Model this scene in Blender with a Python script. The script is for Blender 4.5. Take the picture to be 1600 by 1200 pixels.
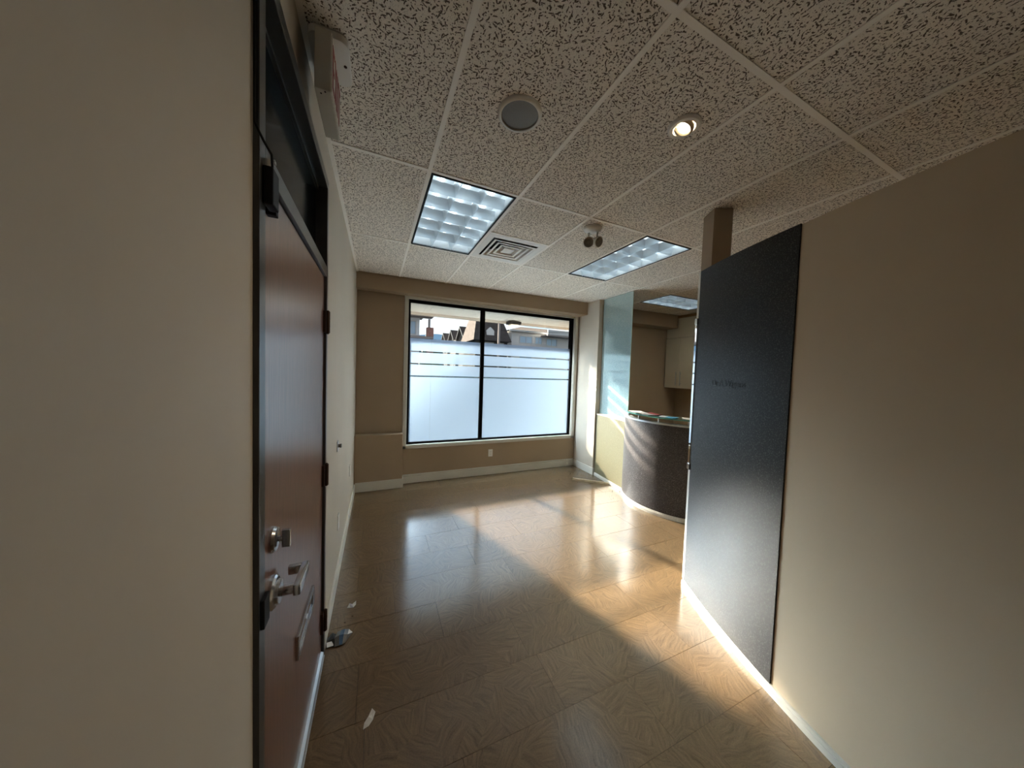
import bpy, bmesh, math, random
from mathutils import Vector, Matrix
random.seed(7)
C = bpy.context.scene.collection
scn = bpy.context.scene
for o in list(bpy.data.objects):
    bpy.data.objects.remove(o, do_unlink=True)

# ------------------------------------------------------------------ camera
F_PX = 478.813
CAM = Vector((0.2744, 0.0, 1.6469))
YAW, PITCH, ROLL = math.radians(23.601), math.radians(-2.2259), math.radians(-1.8829)
cy, sy, cp, sp = math.cos(YAW), math.sin(YAW), math.cos(PITCH), math.sin(PITCH)
fwd = Vector((sy * cp, cy * cp, sp)); right = Vector((cy, -sy, 0)); down = fwd.cross(right)
cr, sr = math.cos(ROLL), math.sin(ROLL)
r2 = cr * right + sr * down
d2 = -sr * right + cr * down
cam = bpy.data.cameras.new('camera'); camo = bpy.data.objects.new('camera', cam); C.objects.link(camo)
cam.sensor_fit = 'HORIZONTAL'; cam.sensor_width = 36.0; cam.lens = 36.0 * F_PX / 1600.0
cam.clip_start = 0.01; cam.clip_end = 3000
M4 = Matrix.Identity(4)
for i in range(3):
    M4[i][0] = r2[i]; M4[i][1] = -d2[i]; M4[i][2] = -fwd[i]; M4[i][3] = CAM[i]
camo.matrix_world = M4
scn.camera = camo

# ------------------------------------------------------------------ world, sun, exposure
scn.view_settings.view_transform = 'Standard'
scn.view_settings.look = 'None'
scn.view_settings.gamma = 1.0
scn.view_settings.exposure = 1.0
scn.view_settings.use_curve_mapping = False
SUN_K, SUN_P = 0.33, 0.53
SUN_STRENGTH = 66.0
w = bpy.data.worlds.new('world'); scn.world = w; w.use_nodes = True
nt = w.node_tree; nt.nodes.clear()
wo = nt.nodes.new('ShaderNodeOutputWorld'); bg = nt.nodes.new('ShaderNodeBackground')
sky = nt.nodes.new('ShaderNodeTexSky'); sky.sky_type = 'NISHITA'; sky.sun_disc = False
sky.sun_elevation = math.atan(SUN_P / math.hypot(1, SUN_K)); sky.sun_rotation = math.atan2(-SUN_K, 1)
sky.air_density = 1.0; sky.dust_density = 1.0; sky.ozone_density = 1.5
skm = nt.nodes.new('ShaderNodeMix'); skm.data_type = 'RGBA'; skm.blend_type = 'MULTIPLY'
skm.inputs['Factor'].default_value = 1.0; skm.inputs['B'].default_value = (0.085, 0.088, 0.095, 1)
tcw = nt.nodes.new('ShaderNodeTexCoord'); cl = nt.nodes.new('ShaderNodeTexNoise')
cl.inputs['Scale'].default_value = 7.0; cl.inputs['Detail'].default_value = 6.0; cl.inputs['Roughness'].default_value = 0.6
mpw = nt.nodes.new('ShaderNodeMapping'); mpw.inputs['Scale'].default_value = (1, 1, 2.2)
mpw.inputs['Location'].default_value = (0.3, 0.1, 0.4)
rw = nt.nodes.new('ShaderNodeValToRGB'); rw.color_ramp.elements[0].position = 0.42; rw.color_ramp.elements[1].position = 0.60
cm = nt.nodes.new('ShaderNodeMix'); cm.data_type = 'RGBA'; cm.inputs['B'].default_value = (0.66, 0.68, 0.70, 1)
nt.links.new(tcw.outputs['Generated'], mpw.inputs['Vector']); nt.links.new(mpw.outputs[0], cl.inputs['Vector'])
nt.links.new(cl.outputs['Fac'], rw.inputs['Fac']); nt.links.new(sky.outputs[0], skm.inputs['A'])
nt.links.new(rw.outputs['Color'], cm.inputs['Factor']); nt.links.new(skm.outputs['Result'], cm.inputs['A'])
nt.links.new(cm.outputs['Result'], bg.inputs['Color']); nt.links.new(bg.outputs[0], wo.inputs[0])
bg.inputs['Strength'].default_value = 1.0

sun = bpy.data.lights.new('sun', 'SUN'); sun.energy = SUN_STRENGTH; sun.angle = math.radians(2.5)
sun.color = (1.0, 0.90, 0.75)
suno = bpy.data.objects.new('sun', sun); C.objects.link(suno)
suno.rotation_euler = Vector((SUN_K, -1, -SUN_P)).to_track_quat('-Z', 'Y').to_euler()
suno.location = (-3, 12, 8)

# ------------------------------------------------------------------ material helpers
def mat(name, col, rough=0.6, metal=0.0, spec=0.5, coat=0.0, noise=None, bump=None, emit=None, coat_rough=0.1):
    m = bpy.data.materials.new(name); m.use_nodes = True
    n = m.node_tree; b = n.nodes['Principled BSDF']
    b.inputs['Base Color'].default_value = (*col, 1); b.inputs['Roughness'].default_value = rough
    b.inputs['Metallic'].default_value = metal; b.inputs['Specular IOR Level'].default_value = spec
    b.inputs['Coat Weight'].default_value = coat; b.inputs['Coat Roughness'].default_value = coat_rough
    geo = n.nodes.new('ShaderNodeNewGeometry')
    if noise:                       # (scale, amount, detail)
        t = n.nodes.new('ShaderNodeTexNoise'); t.inputs['Scale'].default_value = noise[0]
        t.inputs['Detail'].default_value = noise[2] if len(noise) > 2 else 3
        n.links.new(geo.outputs['Position'], t.inputs['Vector'])
        r = n.nodes.new('ShaderNodeValToRGB'); a = noise[1]
        r.color_ramp.elements[0].position = 0.3; r.color_ramp.elements[1].position = 0.7
        r.color_ramp.elements[0].color = (*[c * (1 - a) for c in col], 1)
        r.color_ramp.elements[1].color = (*[min(1, c * (1 + a)) for c in col], 1)
        n.links.new(t.outputs['Fac'], r.inputs['Fac']); n.links.new(r.outputs['Color'], b.inputs['Base Color'])
    if bump:                        # (scale, strength, distance)
        t = n.nodes.new('ShaderNodeTexNoise'); t.inputs['Scale'].default_value = bump[0]; t.inputs['Detail'].default_value = 3
        n.links.new(geo.outputs['Position'], t.inputs['Vector'])
        bp = n.nodes.new('ShaderNodeBump'); bp.inputs['Strength'].default_value = bump[1]; bp.inputs['Distance'].default_value = bump[2]
        n.links.new(t.outputs['Fac'], bp.inputs['Height']); n.links.new(bp.outputs['Normal'], b.inputs['Normal'])
    if emit:
        b.inputs['Emission Color'].default_value = (*emit[0], 1); b.inputs['Emission Strength'].default_value = emit[1]
    return m

class NG:
    """tiny helper for building node graphs"""
    def __init__(s, m): s.t = m.node_tree
    def n(s, kind, **k):
        x = s.t.nodes.new(kind)
        for a, v in k.items(): setattr(x, a, v)
        return x
    def l(s, a, b): s.t.links.new(a, b)
    def math(s, op, a, b=None, c=None):
        x = s.n('ShaderNodeMath', operation=op)
        for i, v in enumerate((a, b, c)):
            if v is None: continue
            if hasattr(v, 'is_output'): s.l(v, x.inputs[i])
            else: x.inputs[i].default_value = v
        return x.outputs[0]
    def vmath(s, op, a, b=None):
        x = s.n('ShaderNodeVectorMath', operation=op)
        for i, v in enumerate((a, b)):
            if v is None: continue
            if hasattr(v, 'is_output'): s.l(v, x.inputs[i])
            else: x.inputs[i].default_value = v
        return x.outputs[0]

WALLC = (0.54, 0.485, 0.41)
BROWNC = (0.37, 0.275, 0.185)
m_wall = mat('beige_paint', WALLC, 0.62, spec=0.35, noise=(1.3, 0.04), bump=(220, 0.06, 0.002))
m_tan = mat('tan_paint', (0.60, 0.485, 0.345), 0.62, spec=0.35, noise=(1.3, 0.04), bump=(220, 0.06, 0.002))
m_brown = mat('wall_brown', BROWNC, 0.62, spec=0.35, noise=(1.3, 0.04), bump=(220, 0.06, 0.002))  # darker, browner tone for back wall, soffits, ledge, post and far wall
m_trim = mat('cream_trim_paint', (0.66, 0.635, 0.57), 0.4, noise=(3, 0.04))
m_white = mat('white_plastic', (0.78, 0.76, 0.72), 0.4)
m_black = mat('black_aluminium', (0.008, 0.008, 0.009), 0.5, spec=0.15)
m_wblack = mat('window_black', (0.010, 0.010, 0.011), 0.9, spec=0.0)
m_frame = mat('charcoal_frame_paint', (0.028, 0.028, 0.030), 0.28, spec=0.7)
m_chrome = mat('satin_chrome', (0.62, 0.62, 0.63), 0.22, metal=1.0)
m_polish = mat('polished_chrome', (0.85, 0.86, 0.87), 0.04, metal=1.0)
m_bronze = mat('dark_bronze_hinge', (0.055, 0.030, 0.022), 0.4, metal=0.6)
m_alu = mat('aluminium', (0.55, 0.56, 0.57), 0.35, metal=0.9)
m_bar = mat('t_bar_enamel', (0.95, 0.91, 0.85), 0.45)
m_plenum = mat('plenum_dark', (0.02, 0.02, 0.02), 0.9)

# fissured ceiling tile
def make_tile_mat():
    m = mat('fissured_mineral_tile', (0.66, 0.59, 0.51), 0.9, spec=0.1); g = NG(m)
    b = m.node_tree.nodes['Principled BSDF']
    geo = g.n('ShaderNodeNewGeometry'); info = g.n('ShaderNodeObjectInfo')
    off = g.n('ShaderNodeCombineXYZ'); g.l(g.math('MULTIPLY', info.outputs['Random'], 13.7), off.inputs[0])
    pos = g.vmath('ADD', geo.outputs['Position'], off.outputs[0])
    wn = g.n('ShaderNodeTexNoise'); wn.inputs['Scale'].default_value = 70; wn.inputs['Detail'].default_value = 1
    g.l(pos, wn.inputs['Vector'])
    wv = g.vmath('SCALE', g.vmath('SUBTRACT', wn.outputs['Color'], (0.5, 0.5, 0.5)))
    wv.node.inputs['Scale'].default_value = 0.011
    p2 = g.vmath('ADD', pos, wv)
    def layer(scale, lx0, lx1, ly, thr, bias):
        v = g.n('ShaderNodeTexVoronoi', voronoi_dimensions='2D'); v.inputs['Scale'].default_value = scale
        v.inputs['Randomness'].default_value = 1.0
        g.l(p2, v.inputs['Vector'])
        loc = g.vmath('SUBTRACT', p2, v.outputs['Position'])
        sc = g.n('ShaderNodeSeparateColor'); g.l(v.outputs['Color'], sc.inputs[0])
        rot = g.n('ShaderNodeVectorRotate', rotation_type='Z_AXIS')
        g.l(loc, rot.inputs['Vector'])
        ang = g.math('MULTIPLY_ADD', g.math('POWER', sc.outputs[0], 1.0), bias, 0.35)
        g.l(ang, rot.inputs['Angle'])
        sx = g.n('ShaderNodeSeparateXYZ'); g.l(rot.outputs[0], sx.inputs[0])
        lx = g.math('MULTIPLY_ADD', sc.outputs[2], lx1 - lx0, lx0)
        a = g.math('DIVIDE', sx.outputs[0], lx); c = g.math('DIVIDE', sx.outputs[1], ly)
        d = g.math('ADD', g.math('MULTIPLY', a, a), g.math('MULTIPLY', c, c))
        k = g.n('ShaderNodeMapRange'); k.inputs['From Min'].default_value = 1.5; k.inputs['From Max'].default_value = 0.6
        g.l(d, k.inputs['Value'])
        return g.math('MULTIPLY', k.outputs[0], g.math('LESS_THAN', sc.outputs[1], thr))
    l1 = layer(52, 0.0035, 0.0125, 0.0024, 0.78, 3.4)
    l2 = layer(84, 0.0019, 0.0042, 0.0020, 0.66, 6.0)
    l3 = layer(240, 0.0008, 0.0013, 0.0008, 0.4, 6.0)
    mask = g.math('MAXIMUM', l1, g.math('MAXIMUM', l2, g.math('MULTIPLY', l3, 0.6)))
    mx = g.n('ShaderNodeMix', data_type='RGBA'); g.l(mask, mx.inputs['Factor'])
    mx.inputs['A'].default_value = (0.90, 0.84, 0.765, 1); mx.inputs['B'].default_value = (0.15, 0.12, 0.095, 1)
    g.l(mx.outputs['Result'], b.inputs['Base Color'])
    bp = g.n('ShaderNodeBump', invert=True); bp.inputs['Strength'].default_value = 0.5; bp.inputs['Distance'].default_value = 0.002
    g.l(mask, bp.inputs['Height']); g.l(bp.outputs['Normal'], b.inputs['Normal'])
    return m
m_tile = make_tile_mat()

# cork plank: patchwork of bark shavings, varnished
def make_cork():
    m = mat('varnished_cork', (0.3, 0.2, 0.12), 0.3, spec=0.1, coat=1.0, coat_rough=0.15); g = NG(m)
    b = m.node_tree.nodes['Principled BSDF']; b.inputs['Coat IOR'].default_value = 2.1
    lw_ = g.n('ShaderNodeLayerWeight'); lw_.inputs['Blend'].default_value = 0.5
    mr = g.n('ShaderNodeMapRange'); mr.inputs['From Min'].default_value = 0.15; mr.inputs['From Max'].default_value = 0.5; mr.inputs['To Min'].default_value = 0.12; mr.inputs['To Max'].default_value = 1.0
    g.l(lw_.outputs['Facing'], mr.inputs['Value']); g.l(mr.outputs[0], b.inputs['Coat Weight'])
    geo = g.n('ShaderNodeNewGeometry'); info = g.n('ShaderNodeObjectInfo')
    off = g.n('ShaderNodeCombineXYZ'); g.l(g.math('MULTIPLY', info.outputs['Random'], 9.0), off.inputs[0])
    g.l(g.math('MULTIPLY', info.outputs['Random'], 31.0), off.inputs[1])
    pos = g.vmath('ADD', geo.outputs['Position'], off.outputs[0])
    wn = g.n('ShaderNodeTexNoise'); wn.inputs['Scale'].default_value = 9; wn.inputs['Detail'].default_value = 2
    g.l(pos, wn.inputs['Vector'])
    wv = g.vmath('SCALE', g.vmath('SUBTRACT', wn.outputs['Color'], (0.5, 0.5, 0.5))); wv.node.inputs['Scale'].default_value = 0.05
    p2 = g.vmath('ADD', pos, wv)
    v = g.n('ShaderNodeTexVoronoi', voronoi_dimensions='2D'); v.inputs['Scale'].default_value = 8.5; g.l(p2, v.inputs['Vector'])
    sc = g.n('ShaderNodeSeparateColor'); g.l(v.outputs['Color'], sc.inputs[0])
    rot = g.n('ShaderNodeVectorRotate', rotation_type='Z_AXIS'); g.l(p2, rot.inputs['Vector'])
    g.l(g.math('MULTIPLY', sc.outputs[0], 3.14159), rot.inputs['Angle'])
    mp = g.n('ShaderNodeMapping'); mp.inputs['Scale'].default_value = (7, 75, 1); g.l(rot.outputs[0], mp.inputs['Vector'])
    n1 = g.n('ShaderNodeTexNoise'); n1.inputs['Scale'].default_value = 1; n1.inputs['Detail'].default_value = 4; n1.inputs['Roughness'].default_value = 0.65
    g.l(mp.outputs[0], n1.inputs['Vector'])
    n2 = g.n('ShaderNodeTexNoise'); n2.inputs['Scale'].default_value = 160; n2.inputs['Detail'].default_value = 2; g.l(pos, n2.inputs['Vector'])
    h = g.math('ADD', g.math('MULTIPLY', n1.outputs['Fac'], 0.75), g.math('MULTIPLY', n2.outputs['Fac'], 0.25))
    r = g.n('ShaderNodeValToRGB'); g.l(h, r.inputs['Fac'])
    e = r.color_ramp.elements
    e[0].position = 0.34; e[0].color = (0.088, 0.054, 0.027, 1); e[1].position = 0.68; e[1].color = (0.185, 0.116, 0.058, 1)
    x = e.new(0.47); x.color = (0.128, 0.080, 0.039, 1)
    hv = g.n('ShaderNodeHueSaturation'); g.l(r.outputs['Color'], hv.inputs['Color'])
    g.l(g.math('MULTIPLY_ADD', info.outputs['Random'], 0.16, 0.90), hv.inputs['Value'])
    g.l(hv.outputs['Color'], b.inputs['Base Color'])
    g.l(g.math('MULTIPLY_ADD', h, 0.2, 0.42), b.inputs['Roughness'])
    bp = g.n('ShaderNodeBump'); bp.inputs['Strength'].default_value = 0.2; bp.inputs['Distance'].default_value = 0.0012
    g.l(h, bp.inputs['Height']); g.l(bp.outputs['Normal'], b.inputs['Normal'])
    bp2 = g.n('ShaderNodeBump'); bp2.inputs['Strength'].default_value = 0.06; bp2.inputs['Distance'].default_value = 0.0015
    g.l(h, bp2.inputs['Height']); g.l(bp2.outputs['Normal'], b.inputs['Coat Normal'])
    return m
m_cork = make_cork()

# speckled dark laminate
def make_lam(name, base, fleck, rough, scale=260, coat=0.0, spec=0.5):
    m = mat(name, base, rough, spec=spec, coat=coat, coat_rough=0.26); m.node_tree.nodes['Principled BSDF'].inputs['Coat IOR'].default_value = 1.75; g = NG(m); b = m.node_tree.nodes['Principled BSDF']
    geo = g.n('ShaderNodeNewGeometry')
    mp = g.n('ShaderNodeMapping'); mp.inputs['Scale'].default_value = (1, 1, 0.8); g.l(geo.outputs['Position'], mp.inputs['Vector'])
    n1 = g.n('ShaderNodeTexNoise'); n1.inputs['Scale'].default_value = scale; n1.inputs['Detail'].default_value = 2
    g.l(mp.outputs[0], n1.inputs['Vector'])
    r = g.n('ShaderNodeValToRGB'); g.l(n1.outputs['Fac'], r.inputs['Fac']); e = r.color_ramp.elements
    e[0].position = 0.52; e[0].color = (*base, 1); e[1].position = 0.72; e[1].color = (*fleck, 1)
    g.l(r.outputs['Color'], b.inputs['Base Color'])
    bp = g.n('ShaderNodeBump'); bp.inputs['Strength'].default_value = 0.03; bp.inputs['Distance'].default_value = 0.0002
    g.l(n1.outputs['Fac'], bp.inputs['Height']); g.l(bp.outputs['Normal'], b.inputs['Normal'])
    return m
m_lam = make_lam('charcoal_fleck_laminate', (0.014, 0.0128, 0.0122), (0.075, 0.071, 0.067), 0.46, 170, 0.0, 0.26)
m_lam2 = make_lam('brown_fleck_laminate', (0.030, 0.022, 0.018), (0.15, 0.13, 0.12), 0.52, 150, 0.0, 0.35)
m_yel = make_lam('straw_laminate', (0.20, 0.175, 0.10), (0.28, 0.25, 0.155), 0.5, 180)

# oak-stained door veneer
def make_wood():
    m = mat('red_brown_oak_veneer', (0.12, 0.05, 0.03), 0.30, spec=0.8, coat=0.6, coat_rough=0.25); g = NG(m); b = m.node_tree.nodes['Principled BSDF']
    geo = g.n('ShaderNodeNewGeometry')
    mp = g.n('ShaderNodeMapping'); mp.inputs['Scale'].default_value = (60, 60, 2.6); g.l(geo.outputs['Position'], mp.inputs['Vector'])
    n1 = g.n('ShaderNodeTexNoise'); n1.inputs['Scale'].default_value = 1.6; n1.inputs['Detail'].default_value = 5; n1.inputs['Distortion'].default_value = 0.4
    g.l(mp.outputs[0], n1.inputs['Vector'])
    mp2 = g.n('ShaderNodeMapping'); mp2.inputs['Scale'].default_value = (300, 300, 14); g.l(geo.outputs['Position'], mp2.inputs['Vector'])
    n2 = g.n('ShaderNodeTexNoise'); n2.inputs['Scale'].default_value = 1; n2.inputs['Detail'].default_value = 2; g.l(mp2.outputs[0], n2.inputs['Vector'])
    h = g.math('ADD', g.math('MULTIPLY', n1.outputs['Fac'], 0.55), g.math('MULTIPLY', n2.outputs['Fac'], 0.45))
    r = g.n('ShaderNodeValToRGB'); g.l(h, r.inputs['Fac']); e = r.color_ramp.elements
    e[0].position = 0.33; e[0].color = (0.10, 0.038, 0.024, 1); e[1].position = 0.62; e[1].color = (0.21, 0.09, 0.058, 1)
    g.l(r.outputs['Color'], b.inputs['Base Color'])
    bp = g.n('ShaderNodeBump'); bp.inputs['Strength'].default_value = 0.35; bp.inputs['Distance'].default_value = 0.0012
    g.l(h, bp.inputs['Height']); g.l(bp.outputs['Normal'], b.inputs['Normal'])
    return m
m_wood = make_wood()

# clear glass pane: transparent plus mirror reflection by Fresnel
def glass_mat(name, tint, refl=1.0):
    m = bpy.data.materials.new(name); m.use_nodes = True; t = m.node_tree; t.nodes.clear(); g = NG(m)
    o = g.n('ShaderNodeOutputMaterial'); tr = g.n('ShaderNodeBsdfTransparent'); gl = g.n('ShaderNodeBsdfGlossy')
    tr.inputs[0].default_value = (*tint, 1); gl.inputs['Roughness'].default_value = 0.0
    fr = g.n('ShaderNodeFresnel'); fr.inputs[0].default_value = 1.5
    mx = g.n('ShaderNodeMixShader'); g.l(g.math('MULTIPLY', fr.outputs[0], refl), mx.inputs[0]); g.l(tr.outputs[0], mx.inputs[1]); g.l(gl.outputs[0], mx.inputs[2])
    g.l(mx.outputs[0], o.inputs[0]); return m
m_glass = glass_mat('clear_glass', (0.97, 0.985, 0.98))
# frosted window film: part passes straight, part scatters
FILM_T, FILM_S, FILM_R = 0.135, 0.006, 0.46
def film_mat(name, tint):
    m = bpy.data.materials.new(name); m.use_nodes = True; t = m.node_tree; t.nodes.clear(); g = NG(m)
    o = g.n('ShaderNodeOutputMaterial'); tr = g.n('ShaderNodeBsdfTransparent'); tl = g.n('ShaderNodeBsdfTranslucent'); df = g.n('ShaderNodeBsdfDiffuse')
    a = g.n('ShaderNodeAddShader'); a2 = g.n('ShaderNodeAddShader')
    tr.inputs[0].default_value = (FILM_T, FILM_T, FILM_T, 1)
    tl.inputs[0].default_value = (*[c * FILM_S for c in tint], 1)
    df.inputs[0].default_value = (0.25, 0.26, 0.27, 1)
    g.l(tr.outputs[0], a.inputs[0]); g.l(tl.outputs[0], a.inputs[1]); g.l(a.outputs[0], a2.inputs[0]); g.l(df.outputs[0], a2.inputs[1])
    rf = g.n('ShaderNodeBsdfRefraction'); rf.distribution = 'BECKMANN'; rf.inputs['Roughness'].default_value = 1.0; rf.inputs['IOR'].default_value = 0.86
    rf.inputs[0].default_value = (FILM_R * 0.66, FILM_R * 0.93, FILM_R * 1.30, 1)
    a3 = g.n('ShaderNodeAddShader'); g.l(a2.outputs[0], a3.inputs[0]); g.l(rf.outputs[0], a3.inputs[1])
    g.l(a3.outputs[0], o.inputs[0]); return m
m_film = film_mat('frosted_film', (0.56, 0.90, 1.50))
m_film2 = film_mat('frosted_film_older', (0.50, 0.82, 1.40))
# pebbled screen glass
def screen_mat():
    m = bpy.data.materials.new('pebbled_glass'); m.use_nodes = True; t = m.node_tree; t.nodes.clear(); g = NG(m)
    o = g.n('ShaderNodeOutputMaterial'); tr = g.n('ShaderNodeBsdfTransparent'); tl = g.n('ShaderNodeBsdfTranslucent'); gl = g.n('ShaderNodeBsdfGlossy')
    df = g.n('ShaderNodeBsdfDiffuse'); geo = g.n('ShaderNodeNewGeometry')
    v = g.n('ShaderNodeTexNoise'); v.inputs['Scale'].default_value = 110; v.inputs['Detail'].default_value = 2; g.l(geo.outputs['Position'], v.inputs['Vector'])
    bp = g.n('ShaderNodeBump'); bp.inputs['Strength'].default_value = 0.25; bp.inputs['Distance'].default_value = 0.001; g.l(v.outputs['Fac'], bp.inputs['Height'])
    g.l(bp.outputs['Normal'], gl.inputs['Normal']); gl.inputs['Roughness'].default_value = 0.08
    gl.inputs[0].default_value = (0.85, 1.0, 1.0, 1)
    r = g.n('ShaderNodeValToRGB'); g.l(v.outputs['Fac'], r.inputs['Fac'])
    r.color_ramp.elements[0].position = 0.35; r.color_ramp.elements[0].color = (0.52, 0.72, 0.78, 1)
    r.color_ramp.elements[1].position = 0.68; r.color_ramp.elements[1].color = (0.78, 0.93, 0.97, 1)
    g.l(r.outputs['Color'], df.inputs[0]); g.l(r.outputs['Color'], tl.inputs[0])
    tr.inputs[0].default_value = (0.86, 0.95, 0.94, 1)
    m1 = g.n('ShaderNodeMixShader'); m1.inputs[0].default_value = 0.5; g.l(df.outputs[0], m1.inputs[1]); g.l(tl.outputs[0], m1.inputs[2])
    m2 = g.n('ShaderNodeMixShader'); m2.inputs[0].default_value = 0.24; g.l(m1.outputs[0], m2.inputs[1]); g.l(tr.outputs[0], m2.inputs[2])
    m3 = g.n('ShaderNodeMixShader'); m3.inputs[0].default_value = 0.32; g.l(m2.outputs[0], m3.inputs[1]); g.l(gl.outputs[0], m3.inputs[2])
    g.l(m3.outputs[0], o.inputs[0]); return m
m_screen = screen_mat()

# ------------------------------------------------------------------ mesh helpers
def box(bm, x0, x1, y0, y1, z0, z1):
    v = [bm.verts.new((x, y, z)) for z in (z0, z1) for y in (y0, y1) for x in (x0, x1)]
    for f in ((0, 2, 3, 1), (4, 5, 7, 6), (0, 1, 5, 4), (2, 6, 7, 3), (0, 4, 6, 2), (1, 3, 7, 5)):
        bm.faces.new([v[i] for i in f])
    return v
def prism(bm, pts, z0, z1):
    """pts: 2D polygon, extruded z0..z1"""
    a = [bm.verts.new((x, y, z0)) for x, y in pts]; b = [bm.verts.new((x, y, z1)) for x, y in pts]; n = len(pts)
    bm.faces.new(a[::-1]); bm.faces.new(b)
    for i in range(n): bm.faces.new((a[i], a[(i + 1) % n], b[(i + 1) % n], b[i]))
def lathe(bm, prof, o=(0, 0, 0), axis=(0, 0, 1), seg=24):
    """prof: list of (radius, height) revolved about axis through o"""
    q = Vector((0, 0, 1)).rotation_difference(Vector(axis).normalized()); o = Vector(o); rings = []
    for r, h in prof:
        if r < 1e-6: rings.append([bm.verts.new(o + q @ Vector((0, 0, h)))])
        else: rings.append([bm.verts.new(o + q @ Vector((r * math.cos(6.28318 * k / seg), r * math.sin(6.28318 * k / seg), h))) for k in range(seg)])
    for A, B in zip(rings, rings[1:]):
        for k in range(seg):
            k2 = (k + 1) % seg
            if len(A) == 1 and len(B) == 1: continue
            if len(A) == 1: bm.faces.new((A[0], B[k], B[k2]))
            elif len(B) == 1: bm.faces.new((A[k], A[k2], B[0]))
            else: bm.faces.new((A[k], A[k2], B[k2], B[k]))
def tube(bm, pts, r, seg=10):
    pts = [Vector(p) for p in pts]; rings = []
    up = Vector((0, 0, 1))
    for i, p in enumerate(pts):
        d = (pts[min(i + 1, len(pts) - 1)] - pts[max(i - 1, 0)]).normalized()
        a = d.cross(up if abs(d.z) < 0.95 else Vector((1, 0, 0))).normalized(); b = d.cross(a)
        rr = r[i] if isinstance(r, (list, tuple)) else r
        rings.append([bm.verts.new(p + rr * (math.cos(6.28318 * k / seg) * a + math.sin(6.28318 * k / seg) * b)) for k in range(seg)])
    for A, B in zip(rings, rings[1:]):
        for k in range(seg): bm.faces.new((A[k], A[(k + 1) % seg], B[(k + 1) % seg], B[k]))
    bm.faces.new(rings[0][::-1]); bm.faces.new(rings[-1])
def arc_strip(bm, cx, cy_, r0, r1, t0, t1, z0, z1, n=40, ztop=None):
    """curved slab between radii r0<r1, angles t0..t1 in degrees; ztop(t) may vary the top"""
    prev = None
    for i in range(n + 1):
        f = i / n; t = math.radians(t0 + (t1 - t0) * f); zt = ztop(f) if ztop else z1
        c, s = math.cos(t), math.sin(t)
        q = [bm.verts.new((cx + r * c, cy_ + r * s, z)) for r, z in ((r0, z0), (r1, z0), (r1, zt), (r0, zt))]
        if prev:
            for k in range(4): bm.faces.new((prev[k], prev[(k + 1) % 4], q[(k + 1) % 4], q[k]))
        else: bm.faces.new(q[::-1])
        prev = q
    bm.faces.new(prev)
def clean(bm, smooth_ang=None, bevel=0.0):
    bmesh.ops.recalc_face_normals(bm, faces=bm.faces)
    if bevel:
        es = [e for e in bm.edges if e.is_manifold and e.calc_face_angle(0) > 0.6]
        bmesh.ops.bevel(bm, geom=es, offset=bevel, segments=2, affect='EDGES', profile=0.6, clamp_overlap=True)
    if smooth_ang:
        for f in bm.faces: f.smooth = True
        for e in bm.edges:
            if e.is_manifold and e.calc_face_angle(0) > smooth_ang: e.smooth = False
def obj(name, bm, m, parent=None, smooth=None, bevel=0.0, kind=None, label=None, cat=None, group=None):
    clean(bm, smooth, bevel)
    me = bpy.data.meshes.new(name); bm.to_mesh(me); bm.free()
    for x in (m if isinstance(m, (list, tuple)) else [m]): me.materials.append(x)
    o = bpy.data.objects.new(name, me); C.objects.link(o)
    if parent:
        o.parent = parent; o.matrix_parent_inverse = parent.matrix_world.inverted()
    if kind: o['kind'] = kind
    if label: o['label'] = label
    if cat: o['category'] = cat
    if group: o['group'] = group
    return o
def B(name, dims, m, parent=None, **k):
    bm = bmesh.new(); box(bm, *dims); return obj(name, bm, m, parent, **k)
def thing(name, label, cat, loc=(0, 0, 0), group=None, kind=None):
    o = bpy.data.objects.new(name, None); C.objects.link(o); o.location = loc; o.empty_display_size = 0.1
    o.matrix_world = Matrix.Translation(loc)
    if label: o['label'] = label
    if cat: o['category'] = cat
    if group: o['group'] = group
    if kind: o['kind'] = kind
    return o
def clip(poly, keep):
    """clip polygon by half planes (a,b,c): keep a*x+b*y+c>=0"""
    for a, b, c in keep:
        out = []
        for i in range(len(poly)):
            p, q = poly[i], poly[(i + 1) % len(poly)]
            dp, dq = a * p[0] + b * p[1] + c, a * q[0] + b * q[1] + c
            if dp >= 0: out.append(p)
            if dp * dq < 0:
                t = dp / (dp - dq); out.append((p[0] + t * (q[0] - p[0]), p[1] + t * (q[1] - p[1])))
        poly = out
        if len(poly) < 3: return []
    return poly

# ------------------------------------------------------------------ room dimensions
H = 2.8645
YB = 4.575          # window wall, room face
YG = 4.64           # glass plane
XR = 3.535          # return wall beside the window
XE = 6.05           # far wall of the reception
YN = -1.7           # wall behind the camera
BX0, BX1, BZ0, BZ1 = 0.645, 3.455, 0.545, 2.64    # window opening
ZT = H + 0.30

# ------------------------------------------------------------------ structure
bm = bmesh.new(); box(bm, -0.15, XE + 0.1, YN - 0.1, YB + 0.2, -0.16, -0.012)
floor = obj('floor', bm, mat('floor_adhesive', (0.03, 0.022, 0.018), 0.8), kind='structure')
PW = 0.31
row = 0
y = 1.51 - PW * 11
while y < YB:
    y0, y1 = max(y, YN), min(y + PW, YB)
    x = -0.0 - random.uniform(0.05, 0.85)
    if y1 - y0 > 0.02:
        while x < XE:
            x0, x1 = max(x, 0.0), min(x + 0.905, XE)
            if x1 - x0 > 0.03:
                dz = random.uniform(-0.0004, 0.0)
                bm = bmesh.new(); box(bm, x0 + 0.0008, x1 - 0.0008, y0 + 0.0008, y1 - 0.0008, -0.012, dz)
                obj('plank', bm, m_cork, floor)
            x += 0.905
    y += PW

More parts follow.
